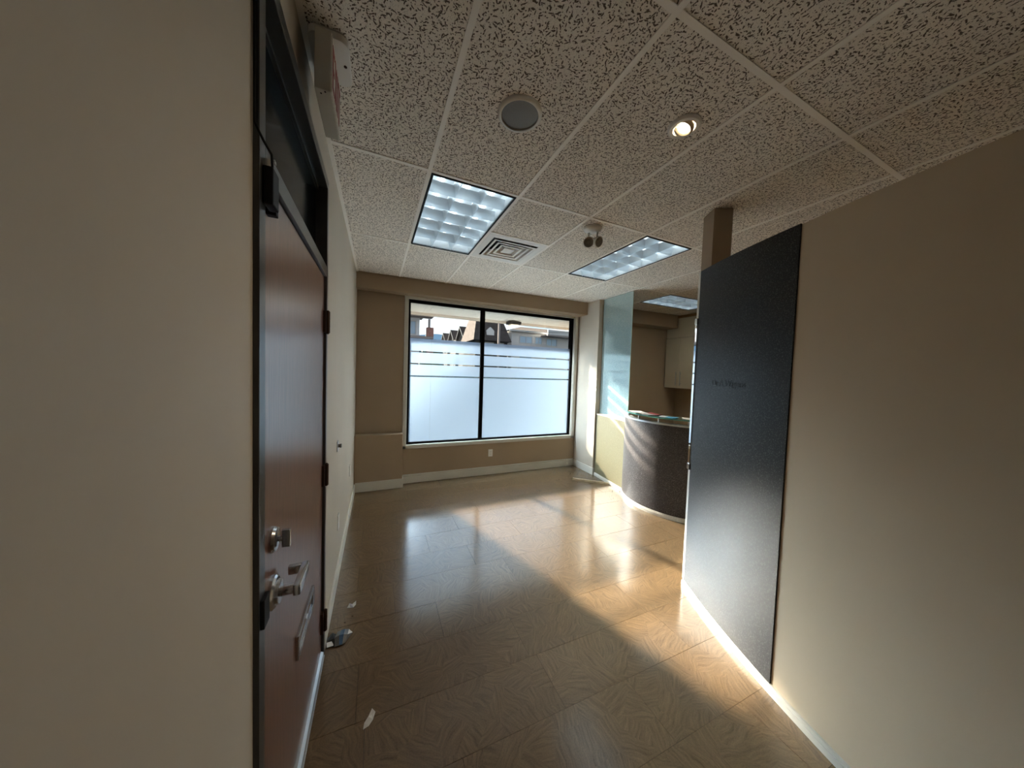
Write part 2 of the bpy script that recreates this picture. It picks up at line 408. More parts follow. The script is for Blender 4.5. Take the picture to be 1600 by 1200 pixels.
# left wall with the door opening
DY0, DY1, DZ1 = 0.917, 1.985, 2.645
bm = bmesh.new()
box(bm, -0.14, 0, YN, DY0, 0, ZT); box(bm, -0.14, 0, DY1, YB + 0.15, 0, ZT); box(bm, -0.14, 0, DY0, DY1, DZ1, ZT)
wall_left = obj('wall_left', bm, m_wall, kind='structure')
# window wall
bm = bmesh.new()
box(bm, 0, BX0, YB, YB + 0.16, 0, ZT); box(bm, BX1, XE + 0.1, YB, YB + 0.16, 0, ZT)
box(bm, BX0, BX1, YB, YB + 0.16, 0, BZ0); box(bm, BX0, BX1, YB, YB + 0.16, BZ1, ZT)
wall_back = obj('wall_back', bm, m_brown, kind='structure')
# return wall stub beside the window
B('wall_return', (XR, XR + 0.075, 4.03, YB, 0, H), m_wall, kind='structure')
B('wall_front', (-0.14, XE + 0.1, YN - 0.12, YN, 0, ZT), m_wall, kind='structure')
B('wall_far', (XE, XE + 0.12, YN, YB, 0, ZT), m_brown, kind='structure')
# soffits and the boxed-out lower wall at the left of the window
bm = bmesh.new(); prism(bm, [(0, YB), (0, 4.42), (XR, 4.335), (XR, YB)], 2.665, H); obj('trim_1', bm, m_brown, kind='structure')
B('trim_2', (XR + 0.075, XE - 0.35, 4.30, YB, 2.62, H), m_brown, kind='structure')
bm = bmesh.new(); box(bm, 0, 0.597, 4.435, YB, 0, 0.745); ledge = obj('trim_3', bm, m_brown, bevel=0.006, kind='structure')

# baseboards
def bb(bm, x0, x1, y0, y1, h):
    box(bm, x0, x1, y0, y1, 0, h)
bm = bmesh.new(); box(bm, 0, 0.014, DY1 + 0.0, 4.42, 0, 0.115); obj('baseboard_left', bm, m_trim, bevel=0.003, kind='structure')
bm = bmesh.new(); box(bm, 0, 0.014, YN, DY0, 0, 0.115); obj('baseboard_left_near', bm, m_trim, bevel=0.003, kind='structure')
bm = bmesh.new(); box(bm, 0.014, 0.611, 4.421, 4.435, 0, 0.125); box(bm, 0.597, 0.611, 4.435, YB - 0.014, 0, 0.125)
obj('baseboard_ledge', bm, m_trim, bevel=0.003, kind='structure')
bm = bmesh.new(); box(bm, 0.611, XR, YB - 0.014, YB, 0, 0.10); obj('baseboard_back', bm, m_trim, bevel=0.003, kind='structure')
bm = bmesh.new(); prism(bm, [(0.611, YB - 0.014), (XR - 0.02, YB - 0.011), (XR - 0.02, YB), (0.611, YB)], 0.106, 0.128); obj('baseboard_cap', bm, m_trim, kind='structure')
bm = bmesh.new(); box(bm, XR - 0.014, XR, 4.016, YB - 0.014, 0, 0.115); box(bm, XR, XR + 0.02, 4.016, 4.03, 0, 0.115)
obj('baseboard_return', bm, m_trim, bevel=0.003, kind='structure')

# ------------------------------------------------------------------ ceiling: tiles, T-bars
bm = bmesh.new(); box(bm, -0.1, XE + 0.1, YN - 0.1, YB + 0.1, H + 0.25, H + 0.30)
ceiling = obj('ceiling', bm, m_plenum, kind='structure')
GA, GY, GG, SK = 0.5457, 1.9816, 0.6096, 0.012
ck, sk = math.cos(SK), math.sin(SK)
def G(u, v):
    """ceiling grid cell coordinates (columns from line A, rows of 4 ft) to world"""
    x, yy = GA + GG * u, 2 * GG * v
    return (x * ck - yy * sk, GY + x * sk + yy * ck)
KEEP = [(1, 0, -0.002), (-1, 0, XE - 0.002), (0, 1, -YN - 0.002), (-0.024, -1, 4.42)]
def tile(u0, u1, v0, v1):
    du, dv = 0.004 / GG, 0.004 / (2 * GG)
    p = clip([G(u0 + du, v0 + dv), G(u1 - du, v0 + dv), G(u1 - du, v1 - dv), G(u0 + du, v1 - dv)], KEEP)
    if not p: return
    bm = bmesh.new(); prism(bm, p, H + 0.004, H + 0.018); obj('ceiling_tile', bm, m_tile, ceiling)
def tbar(u0, u1, v0, v1, along):
    hw = 0.012
    if along == 'v': p = [G(u0 - hw / GG, v0), G(u0 + hw / GG, v0), G(u0 + hw / GG, v1), G(u0 - hw / GG, v1)]
    else: p = [G(u0, v0 - hw / (2 * GG)), G(u1, v0 - hw / (2 * GG)), G(u1, v0 + hw / (2 * GG)), G(u0, v0 + hw / (2 * GG))]
    p = clip(p, KEEP)
    if not p: return
    bm = bmesh.new(); prism(bm, p, H, H + 0.0038); obj('t_bar', bm, m_bar, ceiling)
for i in range(-1, 9):
    for j in range(-3, 2):
        if (i, j) in ((0, 0), (3, 0)): continue
        if (i, j) == (1, 0): tile(1, 2, 0, 0.5); continue
        if (i, j) in ((6, 0), (7, 0)): tile(i, i + 1, 0.5, 1); continue
        if (i, j) in ((6, 1), (7, 1)): tile(i, i + 1, 1.5, 2); continue
        tile(i, i + 1, j, j + 1)
for i in range(0, 9):
    if i == 7: tbar(7, 7, -3, 0, 'v'); tbar(7, 7, 0.5, 1, 'v'); tbar(7, 7, 1.5, 2, 'v')
    else: tbar(i, i, -3, 2, 'v')
for j in range(-2, 2):
    for i in range(-1, 9): tbar(i + 0.02, i + 0.98, j, j, 'u')
tbar(1.02, 1.98, 0.5, 0.5, 'u'); tbar(6.02, 7.98, 1.5, 1.5, 'u')
# wall angle along the left wall
B('trim_4', (0.0, 0.022, YN, 4.42, H - 0.004, H + 0.0), m_bar, kind='structure')

# ------------------------------------------------------------------ window
win = thing('window_1', None, None, (BX0, YG, BZ0), kind='structure')
t = 0.015
def casing(x0, x1, z0, z1, nm='casing'):
    bm = bmesh.new(); box(bm, x0, x1, YB - t, YB, z0, z1); obj(nm, bm, m_trim, win, bevel=0.003)
casing(0.597, 0.645, 0.50, 2.64); casing(3.455, 3.512, 0.50, 2.655)
bm = bmesh.new(); prism(bm, [(0.597, 2.64), (3.512, 2.655), (3.512, 2.712), (0.597, 2.685)], 0, t)
for v in bm.verts: v.co = Vector((v.co.x, YB - t + v.co.z, v.co.y))
obj('casing', bm, m_trim, win)
casing(0.597, 3.512, 0.50, 0.545)
# reveals
for d in ((BX0, BX0 + 0.008, YB, YG - 0.025, BZ0, BZ1), (BX1 - 0.008, BX1, YB, YG - 0.025, BZ0, BZ1),
          (BX0, BX1, YB, YG - 0.025, BZ1 - 0.008, BZ1), (BX0, BX1, YB - 0.01, YG - 0.025, BZ0, BZ0 + 0.01)):
    B('reveal', d, m_trim, win)
fx0, fx1, fz0, fz1 = BX0 + 0.008, BX1 - 0.008, BZ0 + 0.01, BZ1 - 0.008
fw = 0.030
for d in ((fx0, fx0 + fw, fz0, fz1), (fx1 - fw - 0.012, fx1, fz0, fz1)):
    B('frame_stile', (d[0], d[1], YG - 0.03, YG + 0.05, d[2], d[3]), m_wblack, win)
B('frame_rail', (fx0 + fw, fx1 - fw - 0.012, YG - 0.03, YG + 0.05, fz0, fz0 + fw - 0.002), m_wblack, win)
B('frame_rail', (fx0 + fw, fx1 - fw - 0.012, YG - 0.03, YG + 0.05, fz1 - fw - 0.004, fz1), m_wblack, win)
MX0, MX1 = 1.737, 1.792
B('mullion', (MX0, MX1, YG - 0.035, YG + 0.05, fz0 + fw - 0.002, fz1 - fw - 0.004), m_wblack, win)
px = [(fx0 + fw, MX0), (MX1, fx1 - fw - 0.012)]
pz0, pz1 = fz0 + fw - 0.002, fz1 - fw - 0.004
def zs(z): return 1.647 + (z - 1.647) * YG / 4.56
GAPS = [(1.545, 0.011), (1.722, 0.0105), (1.895, 0.011)]
for k, (a, b) in enumerate(px):
    B('pane', (a, b, YG, YG + 0.006, pz0, pz1), m_glass, win)
    zz = [pz0] + [q for z, h in GAPS for q in (zs(z) - h, zs(z) + h)] + [zs(2.083)]
    for q in range(0, len(zz), 2):
        for s0, s1, mm in (((a, 0.985, m_film2), (0.986, b, m_film)) if k == 0 else ((a, b, m_film),)):
            me = bpy.data.meshes.new('frosted_film'); yf = YG - 0.002
            me.from_pydata([(s0, yf, zz[q]), (s1, yf, zz[q]), (s1, yf, zz[q + 1]), (s0, yf, zz[q + 1])], [], [(0, 1, 2, 3)])
            me.materials.append(mm); fo = bpy.data.objects.new('frosted_film', me); C.objects.link(fo)
            fo.parent = win; fo.matrix_parent_inverse = win.matrix_world.inverted()

# ------------------------------------------------------------------ door in the left wall
door = thing('door_1', None, None, (0, 1.45, 0), kind='structure')
fp = 0.0125
B('jamb', (-0.12, fp, DY0, 0.96, 0, DZ1), m_frame, door, bevel=0.002)
B('jamb', (-0.12, fp, 1.945, DY1, 0, DZ1), m_frame, door, bevel=0.002)
B('head_jamb', (-0.12, fp, 0.96, 1.945, 2.595, DZ1), m_frame, door, bevel=0.002)
B('transom_bar', (-0.12, fp, 0.96, 1.945, 2.128, 2.182), m_frame, door, bevel=0.002)
m_dark = mat('transom_hallway_dark', (0.003, 0.005, 0.007), 0.12, spec=0.04)  # opaque black pane stands in for the dark hallway behind
B('transom_glass', (-0.05, -0.042, 0.96, 1.945, 2.182, 2.595), m_dark, door)
B('glazing_bead', (-0.042, -0.03, 0.96, 1.945, 2.182, 2.197), m_frame, door)
B('glazing_bead', (-0.042, -0.03, 0.96, 1.945, 2.58, 2.595), m_frame, door)
leaf = B('door_leaf', (-0.045, 0.0, 0.965, 1.94, 0.012, 2.123), m_wood, door, bevel=0.0015)
for z in (1.885, 1.045, 0.21):
    bm = bmesh.new(); tube(bm, [(0.018, 1.947, z - 0.058), (0.018, 1.947, z + 0.058)], 0.011, 12)
    for dz in (-0.058, 0.058): lathe(bm, [(0, 0), (0.007, 0), (0.0075, 0.004), (0, 0.008)], (0.018, 1.947, z + dz), (0, 0, 1 if dz > 0 else -1), 12)
    for k in range(1, 3): lathe(bm, [(0.0116, -0.0012), (0.0116, 0.0012)], (0.018, 1.947, z - 0.058 + k * 0.0387), (0, 0, 1), 12)
    box(bm, 0.0, 0.013, 1.915, 1.945, z - 0.057, z + 0.057)
    obj('hinge', bm, m_bronze, door, smooth=0.6)
# deadbolt
bm = bmesh.new(); lathe(bm, [(0.036, 0), (0.036, 0.006), (0.032, 0.013), (0.022, 0.016), (0, 0.016)], (0, 1.062, 1.142), (1, 0, 0), 32)
db = obj('deadbolt', bm, m_chrome, door, smooth=0.5)
bm = bmesh.new(); tube(bm, [(0.016, 1.062, 1.142), (0.026, 1.062, 1.142)], 0.008, 14); box(bm, 0.024, 0.046, 1.056, 1.068, 1.116, 1.168)
obj('thumb_turn', bm, m_chrome, db, bevel=0.003)
# lever
bm = bmesh.new(); lathe(bm, [(0.046, 0), (0.046, 0.007), (0.041, 0.012), (0.034, 0.014), (0.032, 0.022), (0.02, 0.024), (0, 0.024)], (0, 1.062, 0.985), (1, 0, 0), 36)
lv = obj('lever_rose', bm, m_chrome, door, smooth=0.5)
bm = bmesh.new()
tube(bm, [(0.02, 1.062, 0.985), (0.062, 1.062, 0.986)], 0.0145, 18)
box(bm, 0.054, 0.073, 1.047, 1.172, 0.970, 1.002); box(bm, 0.018, 0.0539, 1.155, 1.172, 0.972, 1.000)
obj('lever_handle', bm, m_chrome, lv, smooth=0.7, bevel=0.003)
# mail slot
bm = bmesh.new()
y0, y1, z0, z1 = 1.35, 1.655, 0.515, 0.612
for d in ((y0, y1, z0, z0 + 0.02), (y0, y1, z1 - 0.02, z1), (y0, y0 + 0.022, z0 + 0.02, z1 - 0.02), (y1 - 0.022, y1, z0 + 0.02, z1 - 0.02)):
    box(bm, 0, 0.011, d[0], d[1], d[2], d[3])
ms = obj('mail_slot', bm, m_chrome, door, bevel=0.002)
B('mail_flap', (0.0, 0.006, y0 + 0.024, y1 - 0.024, z0 + 0.022, z1 - 0.022), m_polish, ms, bevel=0.002)
# strike guard and door sweep
bm = bmesh.new(); box(bm, fp, 0.022, 0.922, 0.963, 0.980, 1.055); obj('strike_guard', bm, m_black, door, bevel=0.002)
bm = bmesh.new(); prism(bm, [(0.0005, 0.012), (0.016, 0.012), (0.013, 0.034), (0.0005, 0.04)], 0.97, 1.935)
for v in bm.verts: v.co = Vector((v.co.x, v.co.z, v.co.y))
obj('door_sweep', bm, m_alu, door)
B('threshold', (-0.12, 0.018, 0.96, 1.945, 0.0, 0.01), m_alu, door, bevel=0.003)

# alarm contact with its wire, near the head of the frame
dc = thing('door_contact', 'small black alarm contact with a loose wire at the door frame head', 'sensor', (fp, 0.98, 2.08))
bm = bmesh.new(); box(bm, fp, 0.034, 0.935, 0.985, 2.035, 2.125); obj('housing', bm, m_black, dc, bevel=0.004)
bm = bmesh.new(); box(bm, 0.0005, 0.024, 1.0, 1.022, 2.035, 2.10); obj('magnet', bm, m_black, dc, bevel=0.003)
bm = bmesh.new(); box(bm, fp, 0.026, 0.945, 0.953, 2.125, 2.145); box(bm, 0.027, 0.032, 0.955, 0.968, 2.145, 2.152); obj('terminal', bm, m_chrome, dc)
bm = bmesh.new()
tube(bm, [(0.03, 0.945, 2.12), (0.032, 0.93, 2.15), (0.022, 0.912, 2.165), (0.006, 0.908, 2.20), (0.005, 0.910, 2.40), (0.006, 0.909, 2.65), (0.004, 0.908, H)], 0.0028, 8)
obj('wire', bm, m_black, dc, smooth=1)

# ------------------------------------------------------------------ partition with the curved dark panel
PX, PY, PR = 6.335, -0.516, 4.379
part = thing('curved_partition', 'curved partial-height partition faced with a charcoal speckled panel at right', 'partition', (2.4, 1.3, 0))
T0, T1, T2 = 150.9, 161.6, 195.4
def ztop(f): return 2.458 - 0.028 * min(1, f * (T2 - T0) / (T1 - T0)) 
bm = bmesh.new(); arc_strip(bm, PX, PY, PR - 0.14, PR - 0.020, T0, T2, 0, 2.45, 90, ztop)
obj('drywall_core', bm, m_tan, part, smooth=0.5)
bm = bmesh.new(); arc_strip(bm, PX, PY, PR - 0.0199, PR - 0.012, T0 + 0.02, T1, 0.03, 2.455, 60, lambda f: 2.461 - 0.028 * f)
pan = obj('laminate_panel', bm, m_lam, part, smooth=0.5)
bm = bmesh.new(); arc_strip(bm, PX, PY, PR - 0.0199, PR - 0.002, T0 - 0.25, T2, 0, 0.032, 90); obj('base_strip', bm, m_trim, part, smooth=0.5)
bm = bmesh.new(); arc_strip(bm, PX, PY, PR - 0.0199, PR - 0.008, T0 - 0.2, T2, 0.0321, 0.048, 90); obj('base_strip', bm, m_trim, part, smooth=0.5)
# painted end cap, mirror-polished corner strip
bm = bmesh.new(); arc_strip(bm, PX, PY, PR - 0.14, PR - 0.012, T0 - 0.38, T0, 0.048, 2.458, 4); obj('end_trim', bm, m_trim, part)
bm = bmesh.new(); arc_strip(bm, PX, PY, PR - 0.0118, PR - 0.006, T0 - 0.40, T0 - 0.02, 0.96, 2.06, 4); obj('mirror_strip', bm, m_polish, part)
for z in (0.93, 2.06):
    bm = bmesh.new(); arc_strip(bm, PX, PY, PR - 0.0118, PR - 0.002, T0 - 0.42, T0 + 0.06, z, z + 0.045, 4); obj('clip', bm, m_chrome, part)
# stub post rising to the ceiling
bm = bmesh.new(); arc_strip(bm, PX, PY, PR - 0.145, PR - 0.015, T0 - 0.1, T0 + 1.75, 2.40, H, 3)
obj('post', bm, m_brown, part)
# ghost of removed lettering, slightly raised in the same laminate
cu = bpy.data.curves.new('lettering', 'FONT'); cu.body = 'Dr.A.Wigens'; cu.size = 0.062; cu.extrude = 0.0008; cu.resolution_u = 4
to = bpy.data.objects.new('lettering_tmp', cu); C.objects.link(to); bpy.context.view_layer.update()
me = bpy.data.meshes.new_from_object(to.evaluated_get(bpy.context.evaluated_depsgraph_get()))
bpy.data.objects.remove(to, do_unlink=True)
wmax = max(v.co.x for v in me.vertices); SL = 0.315 / wmax
for v in me.vertices:
    th = math.radians(153.9) + v.co.x * SL / PR; r = PR - 0.0115 + (v.co.z + 0.0004) * 1.0
    v.co = Vector((PX + r * math.cos(th), PY + r * math.sin(th), 1.60 + v.co.y))
me.materials.clear(); me.materials.append(m_lam)
let = bpy.data.objects.new('lettering', me); C.objects.link(let); let.parent = part; let.matrix_parent_inverse = part.matrix_world.inverted()

# ------------------------------------------------------------------ low wall with the glass screen
lw = thing('low_wall', 'straw coloured laminate half wall beside the curved desk', 'half wall', (3.56, 3.6, 0))
a0, a1 = Vector((3.556, 4.014)), Vector((3.468, 3.265))
dv = (a1 - a0).normalized(); nv = Vector((dv.y, -dv.x)) * -1
if nv.x < 0: nv = -nv
def quad(p, q, t0, t1): return [(p + nv * t0)[:], (q + nv * t0)[:], (q + nv * t1)[:], (p + nv * t1)[:]]
bm = bmesh.new(); prism(bm, quad(a0, a1, 0.0, 0.115), 0, 1.0); obj('core', bm, m_yel, lw, bevel=0.002)
bm = bmesh.new(); prism(bm, quad(a0, a1, -0.004, 0.119), 1.0, 1.016); obj('cap', bm, m_trim, lw)
bm = bmesh.new(); prism(bm, quad(a0 + dv * 0.012, a1, -0.014, -0.0002), 0, 0.035); obj('base_strip', bm, m_trim, lw)
bm = bmesh.new(); prism(bm, quad(a0 + dv * 0.012, a1, -0.008, -0.0002), 0.0352, 0.05); obj('base_strip', bm, m_trim, lw)
gs = thing('glass_screen', 'tall pebbled glass screen standing on the straw half wall up to the ceiling', 'glass screen', (3.6, 3.7, 1.016))
g0, g1 = Vector((3.606, 4.005)), Vector((3.612, 3.395))
gd = (g1 - g0).normalized(); gn = Vector((-gd.y, gd.x));
bm = bmesh.new(); prism(bm, [(g0 + gn * -0.004)[:], (g1 + gn * -0.004)[:], (g1 + gn * 0.004)[:], (g0 + gn * 0.004)[:]], 1.016, H)
obj('pane', bm, m_screen, gs)
bm = bmesh.new(); prism(bm, [(g1 + gn * -0.0045)[:], (g1 + gd * 0.004 + gn * -0.0045)[:], (g1 + gd * 0.004 + gn * 0.0045)[:], (g1 + gn * 0.0045)[:]], 1.016, H)
obj('polished_edge', bm, mat('polished_glass_edge', (0.55, 0.75, 0.70), 0.1, spec=0.8), gs)
bm = bmesh.new(); prism(bm, [(g0 + gn * -0.009)[:], (g1 + gn * -0.009)[:], (g1 + gn * 0.009)[:], (g0 + gn * 0.009)[:]], 1.0162, 1.026)
obj('channel', bm, m_trim, gs)

# ------------------------------------------------------------------ reception desk
DX, DYc, DR = 4.022, 2.82, 0.745
desk = thing('reception_desk', 'round-fronted reception desk in dark brown speckled laminate with glass top', 'desk', (DX, DYc, 0))
bm = bmesh.new(); arc_strip(bm, DX, DYc, DR - 0.10, DR - 0.012, 141, 275, 0, 1.085, 64); obj('front', bm, m_lam2, desk, smooth=0.5)
bm = bmesh.new(); arc_strip(bm, DX, DYc, DR - 0.102, DR - 0.004, 141, 275, 1.0852, 1.105, 64); obj('ledge', bm, m_alu, desk, smooth=0.5)
bm = bmesh.new(); arc_strip(bm, DX, DYc, DR - 0.0119, DR + 0.002, 142, 275, 0, 0.034, 64); obj('base_strip', bm, m_trim, desk, smooth=0.5)
bm = bmesh.new(); arc_strip(bm, DX, DYc, DR - 0.0119, DR - 0.004, 142, 275, 0.0342, 0.048, 64); obj('base_strip', bm, m_trim, desk, smooth=0.5)
bm = bmesh.new(); arc_strip(bm, DX, DYc, DR - 0.62, DR - 0.1, 141, 275, 0.72, 0.75, 48); obj('worktop', bm, m_lam2, desk, smooth=0.5)
m_ctop = glass_mat('green_counter_glass', (0.62, 0.86, 0.78), 1.4)
bm = bmesh.new(); arc_strip(bm, DX, DYc, DR - 0.30, DR - 0.01, 146, 275, 1.158, 1.170, 64); obj('glass_top', bm, m_ctop, desk, smooth=0.5)
m_gedge = mat('green_glass_edge', (0.10, 0.30, 0.25), 0.08, spec=0.9)
bm = bmesh.new(); arc_strip(bm, DX, DYc, DR - 0.0098, DR - 0.006, 146, 275, 1.158, 1.170, 64); obj('glass_edge', bm, m_gedge, desk, smooth=0.5)
for tdeg in (149, 172, 196, 222, 250):
    th = math.radians(tdeg); r = DR - 0.05
    bm = bmesh.new(); lathe(bm, [(0.014, 0), (0.014, 0.004), (0.011, 0.006), (0.011, 0.047), (0.014, 0.049), (0.014, 0.053)], (DX + r * math.cos(th), DYc + r * math.sin(th), 1.105), (0, 0, 1), 18)
    obj('standoff', bm, m_chrome, desk, smooth=0.6)

# papers on the glass
m_paper = mat('paper_white', (0.66, 0.645, 0.61), 0.6); m_red = mat('paper_red', (0.33, 0.03, 0.03), 0.5)
m_blue = mat('paper_blue', (0.05, 0.30, 0.45), 0.5); m_teal = mat('paper_teal', (0.25, 0.50, 0.48), 0.5); m_grey = mat('paper_grey', (0.35, 0.33, 0.36), 0.6)
def sheet(name, tdeg, r, rot, sx, sy_, z, m, label, cat, curl=0.004, band=None, group=None):
    th = math.radians(tdeg); c, s = math.cos(math.radians(rot)), math.sin(math.radians(rot))
    cx, cyy = DX + r * math.cos(th), DYc + r * math.sin(th)
    bm = bmesh.new(); n = 8; rows = []
    for i in range(n + 1):
        rr = []
        for k in range(5):
            u, v = (i / n - 0.5) * sx, (k / 4 - 0.5) * sy_
            h = z + 0.001 + curl * (abs(i / n - 0.5) * 2) ** 2.2 * (0.6 + 0.4 * k / 4)
            rr.append([bm.verts.new((cx + u * c - v * s, cyy + u * s + v * c, hh)) for hh in (h, h + 0.0015)])
        rows.append(rr)
    for i in range(n):
        for k in range(4):
            for q in (0, 1):
                f = bm.faces.new([rows[i][k][q], rows[i + 1][k][q], rows[i + 1][k + 1][q], rows[i][k + 1][q]])
                if band and band[0] <= i < band[1]: f.material_index = 1
    edge = [(i, 0) for i in range(n + 1)] + [(n, k) for k in range(1, 5)] + [(i, 4) for i in range(n - 1, -1, -1)] + [(0, k) for k in range(3, 0, -1)]
    for a, b in zip(edge, edge[1:] + edge[:1]):
        A, Bq = rows[a[0]][a[1]], rows[b[0]][b[1]]
        bm.faces.new([A[0], Bq[0], Bq[1], A[1]])
    ms_ = [m] + ([band[2]] if band else [])
    return obj(name, bm, ms_, smooth=1.2, label=label, cat=cat, group=group)
ZP = 1.170
sheet('paper_sheet', 158, DR - 0.13, 68, 0.22, 0.17, ZP, m_paper, 'white paper sheet at the low wall end of the desk glass', 'paper')
sheet('paper_sheet', 180, DR - 0.11, 90, 0.20, 0.14, ZP, m_paper, 'curled white paper leaflet with a grey band on the desk glass', 'paper', 0.012, (3, 5, m_grey))
sheet('brochure', 180, DR - 0.24, 90, 0.20, 0.09, ZP, m_red, 'dark red brochure at the back of the desk glass', 'brochure', 0.010)
sheet('brochure', 203, DR - 0.12, 113, 0.19, 0.15, ZP, m_blue, 'bright blue brochure with a white band on the desk glass', 'brochure', 0.007, (5, 8, m_paper))
sheet('brochure', 226, DR - 0.14, 136, 0.20, 0.17, ZP, m_paper, 'pale brochure with a teal band on desk glass near the partition', 'brochure', 0.006, (0, 4, m_teal))

# ------------------------------------------------------------------ wall cabinet in the reception corner
m_cab = mat('cream_melamine', (0.76, 0.65, 0.48), 0.45)
cab = thing('wall_cabinet', 'cream two-door wall cabinet with bar handles in the reception corner', 'cabinet', (XE, 4.24, 1.44))
B('carcass', (5.72, XE - 0.001, 3.90, 4.555, 1.44, 2.43), m_cab, cab)
for k, (ya, yb) in enumerate(((4.232, 4.55), (3.904, 4.228))):
    d = B('cabinet_door', (5.70, 5.719, ya, yb, 1.437, 2.425), m_cab, cab, bevel=0.002)
    yh = ya + 0.045 if k == 0 else yb - 0.045
    bm = bmesh.new(); tube(bm, [(5.672, yh, 1.49), (5.672, yh, 1.76)], 0.006, 10); tube(bm, [(5.672, yh, 1.53), (5.70, yh, 1.53)], 0.005, 8); tube(bm, [(5.672, yh, 1.72), (5.70, yh, 1.72)], 0.005, 8)
    obj('handle', bm, m_alu, d, smooth=0.7)
bk = thing('cabinet_bulkhead', 'plain cream filler panel between the wall cabinet and the ceiling', 'panel', (XE, 3.9, 2.44))
B('filler_panel', (5.71, XE - 0.001, 2.9, 4.555, 2.436, H - 0.002), m_cab, bk)
B('crown_strip', (5.69, 5.7098, 2.9, 4.2995, H - 0.05, H - 0.002), mat('honey_wood_strip', (0.42, 0.24, 0.09), 0.5), bk)

# ------------------------------------------------------------------ ceiling fixtures
m_refl = mat('louver_aluminium', (0.80, 0.86, 0.90), 0.32, metal=0.75, spec=0.6)
m_tube = mat('fluorescent_tube', (0.9, 0.93, 0.95), 0.4, emit=((0.80, 0.93, 1.0), 1.9))
m_hous = mat('troffer_enamel', (0.80, 0.84, 0.86), 0.45)
def troffer(u0, u1, v0, v1, lengthwise, label, nl=3, nc=6, tube_mat=None):
    """recessed parabolic fixture filling grid cell; built in local axes then mapped through the ceiling grid"""
    c = G((u0 + u1) / 2, (v0 + v1) / 2)
    tr = thing('parabolic_light', label, 'ceiling light', (c[0], c[1], H), group='parabolic ceiling lights')
    L, W = (1.2192, 0.6096)
    ang = SK + (math.pi / 2 if lengthwise else 0)
    ca, sa = math.cos(ang), math.sin(ang)
    def put(name, bm, m, **k):
        for v in bm.verts:
            x, yv = v.co.x, v.co.y
            v.co = Vector((c[0] + x * ca - yv * sa, c[1] + x * sa + yv * ca, H + v.co.z))
        return obj(name, bm, m, tr, **k)
    l, wd = L / 2 - 0.016, W / 2 - 0.016
    # black reveal frame
    for d in ((-l, l, -wd, -wd + 0.012), (-l, l, wd - 0.012, wd), (-l, -l + 0.012, -wd + 0.012, wd - 0.012), (l - 0.012, l, -wd + 0.012, wd - 0.012)):
        bm = bmesh.new(); box(bm, d[0], d[1], d[2], d[3], -0.004, 0.01); put('frame', bm, m_black)
    li, wi = l - 0.012, wd - 0.012
    bm = bmesh.new()
    for d in ((-li - 0.004, li + 0.004, -wi - 0.004, -wi, 0.0, 0.125), (-li - 0.004, li + 0.004, wi, wi + 0.004, 0.0, 0.125), (-li - 0.004, -li, -wi, wi, 0.0, 0.125), (li, li + 0.004, -wi, wi, 0.0, 0.125), (-li - 0.004, li + 0.004, -wi - 0.004, wi + 0.004, 0.125, 0.13)):
        box(bm, *d)
    put('housing', bm, m_hous)
    hb, tb, tt = 0.072, 0.0015, 0.022
    def blade(p, half, along):
        bm = bmesh.new(); n = 5
        prof = [(tb + (tt - tb) * (k / n) ** 2, 0.001 + hb * k / n) for k in range(n + 1)]
        pts = [(-a, z) for a, z in prof] + [(a, z) for a, z in reversed(prof)]
        a = [bm.verts.new((p + q[0], -half, q[1]) if along == 'y' else (-half, p + q[0], q[1])) for q in pts]
        b2 = [bm.verts.new((p + q[0], half, q[1]) if along == 'y' else (half, p + q[0], q[1])) for q in pts]
        bm.faces.new(a); bm.faces.new(b2)
        for i in range(len(pts)): bm.faces.new((a[i], a[(i + 1) % len(pts)], b2[(i + 1) % len(pts)], b2[i]))
        put('louver_blade', bm, m_refl, smooth=0.5)
    for i in range(1, nc): blade(-li + 2 * li * i / nc, wi, 'y')
    for i in range(1, nl): blade(-wi + 2 * wi * i / nl, li, 'x')
    for i in range(nl):
        yv = -wi + 2 * wi * (i + 0.5) / nl
        bm = bmesh.new(); tube(bm, [(-li + 0.02, yv, 0.102), (li - 0.02, yv, 0.102)], 0.0127, 12); put('lamp_tube', bm, tube_mat or m_tube, smooth=1)
troffer(0, 1, 0, 1, True, 'parabolic troffer nearest the left wall, beside the air diffuser')
troffer(3, 4, 0, 1, True, 'parabolic troffer behind the twin emergency heads, left of the brown post')
troffer(6, 8, 1, 1.5, False, 'parabolic troffer over the reception, beyond the glass screen')

m_fill_tube = mat('added_fill_tube', (0.9, 0.9, 0.85), 0.4, emit=((1.0, 0.86, 0.62), 46.0))  # tubes of an added, unseen troffer that brightens the reception cabinets
troffer(6, 8, 0, 0.5, False, 'added unseen troffer over the desk that brightens the reception, behind the partition', tube_mat=m_fill_tube)

# air diffuser
c = G(1.5, 0.75)
df = thing('air_diffuser', 'square white four-way supply air diffuser in the ceiling grid', 'air vent', (c[0], c[1], H))
def ringsq(bm, r0, z0, r1, z1, th=0.004):
    """sloped square ring between half-widths r0 (low, z0) and r1 (z1)"""
    def sq(r, z): return [bm.verts.new((c[0] + sx * r * ck - sy2 * r * sk, c[1] + sx * r * sk + sy2 * r * ck, H + z)) for sx, sy2 in ((-1, -1), (1, -1), (1, 1), (-1, 1))]
    a, b, d, e = sq(r0, z0), sq(r1, z1), sq(r1 - th, z1 + th), sq(r0 - th, z0 + th)
    for P, Q in ((a, b), (b, d), (d, e), (e, a)):
        for k in range(4): bm.faces.new((P[k], P[(k + 1) % 4], Q[(k + 1) % 4], Q[k]))
bm = bmesh.new(); ringsq(bm, 0.293, -0.001, 0.232, 0.0, 0.004); obj('face_frame', bm, m_white, df)
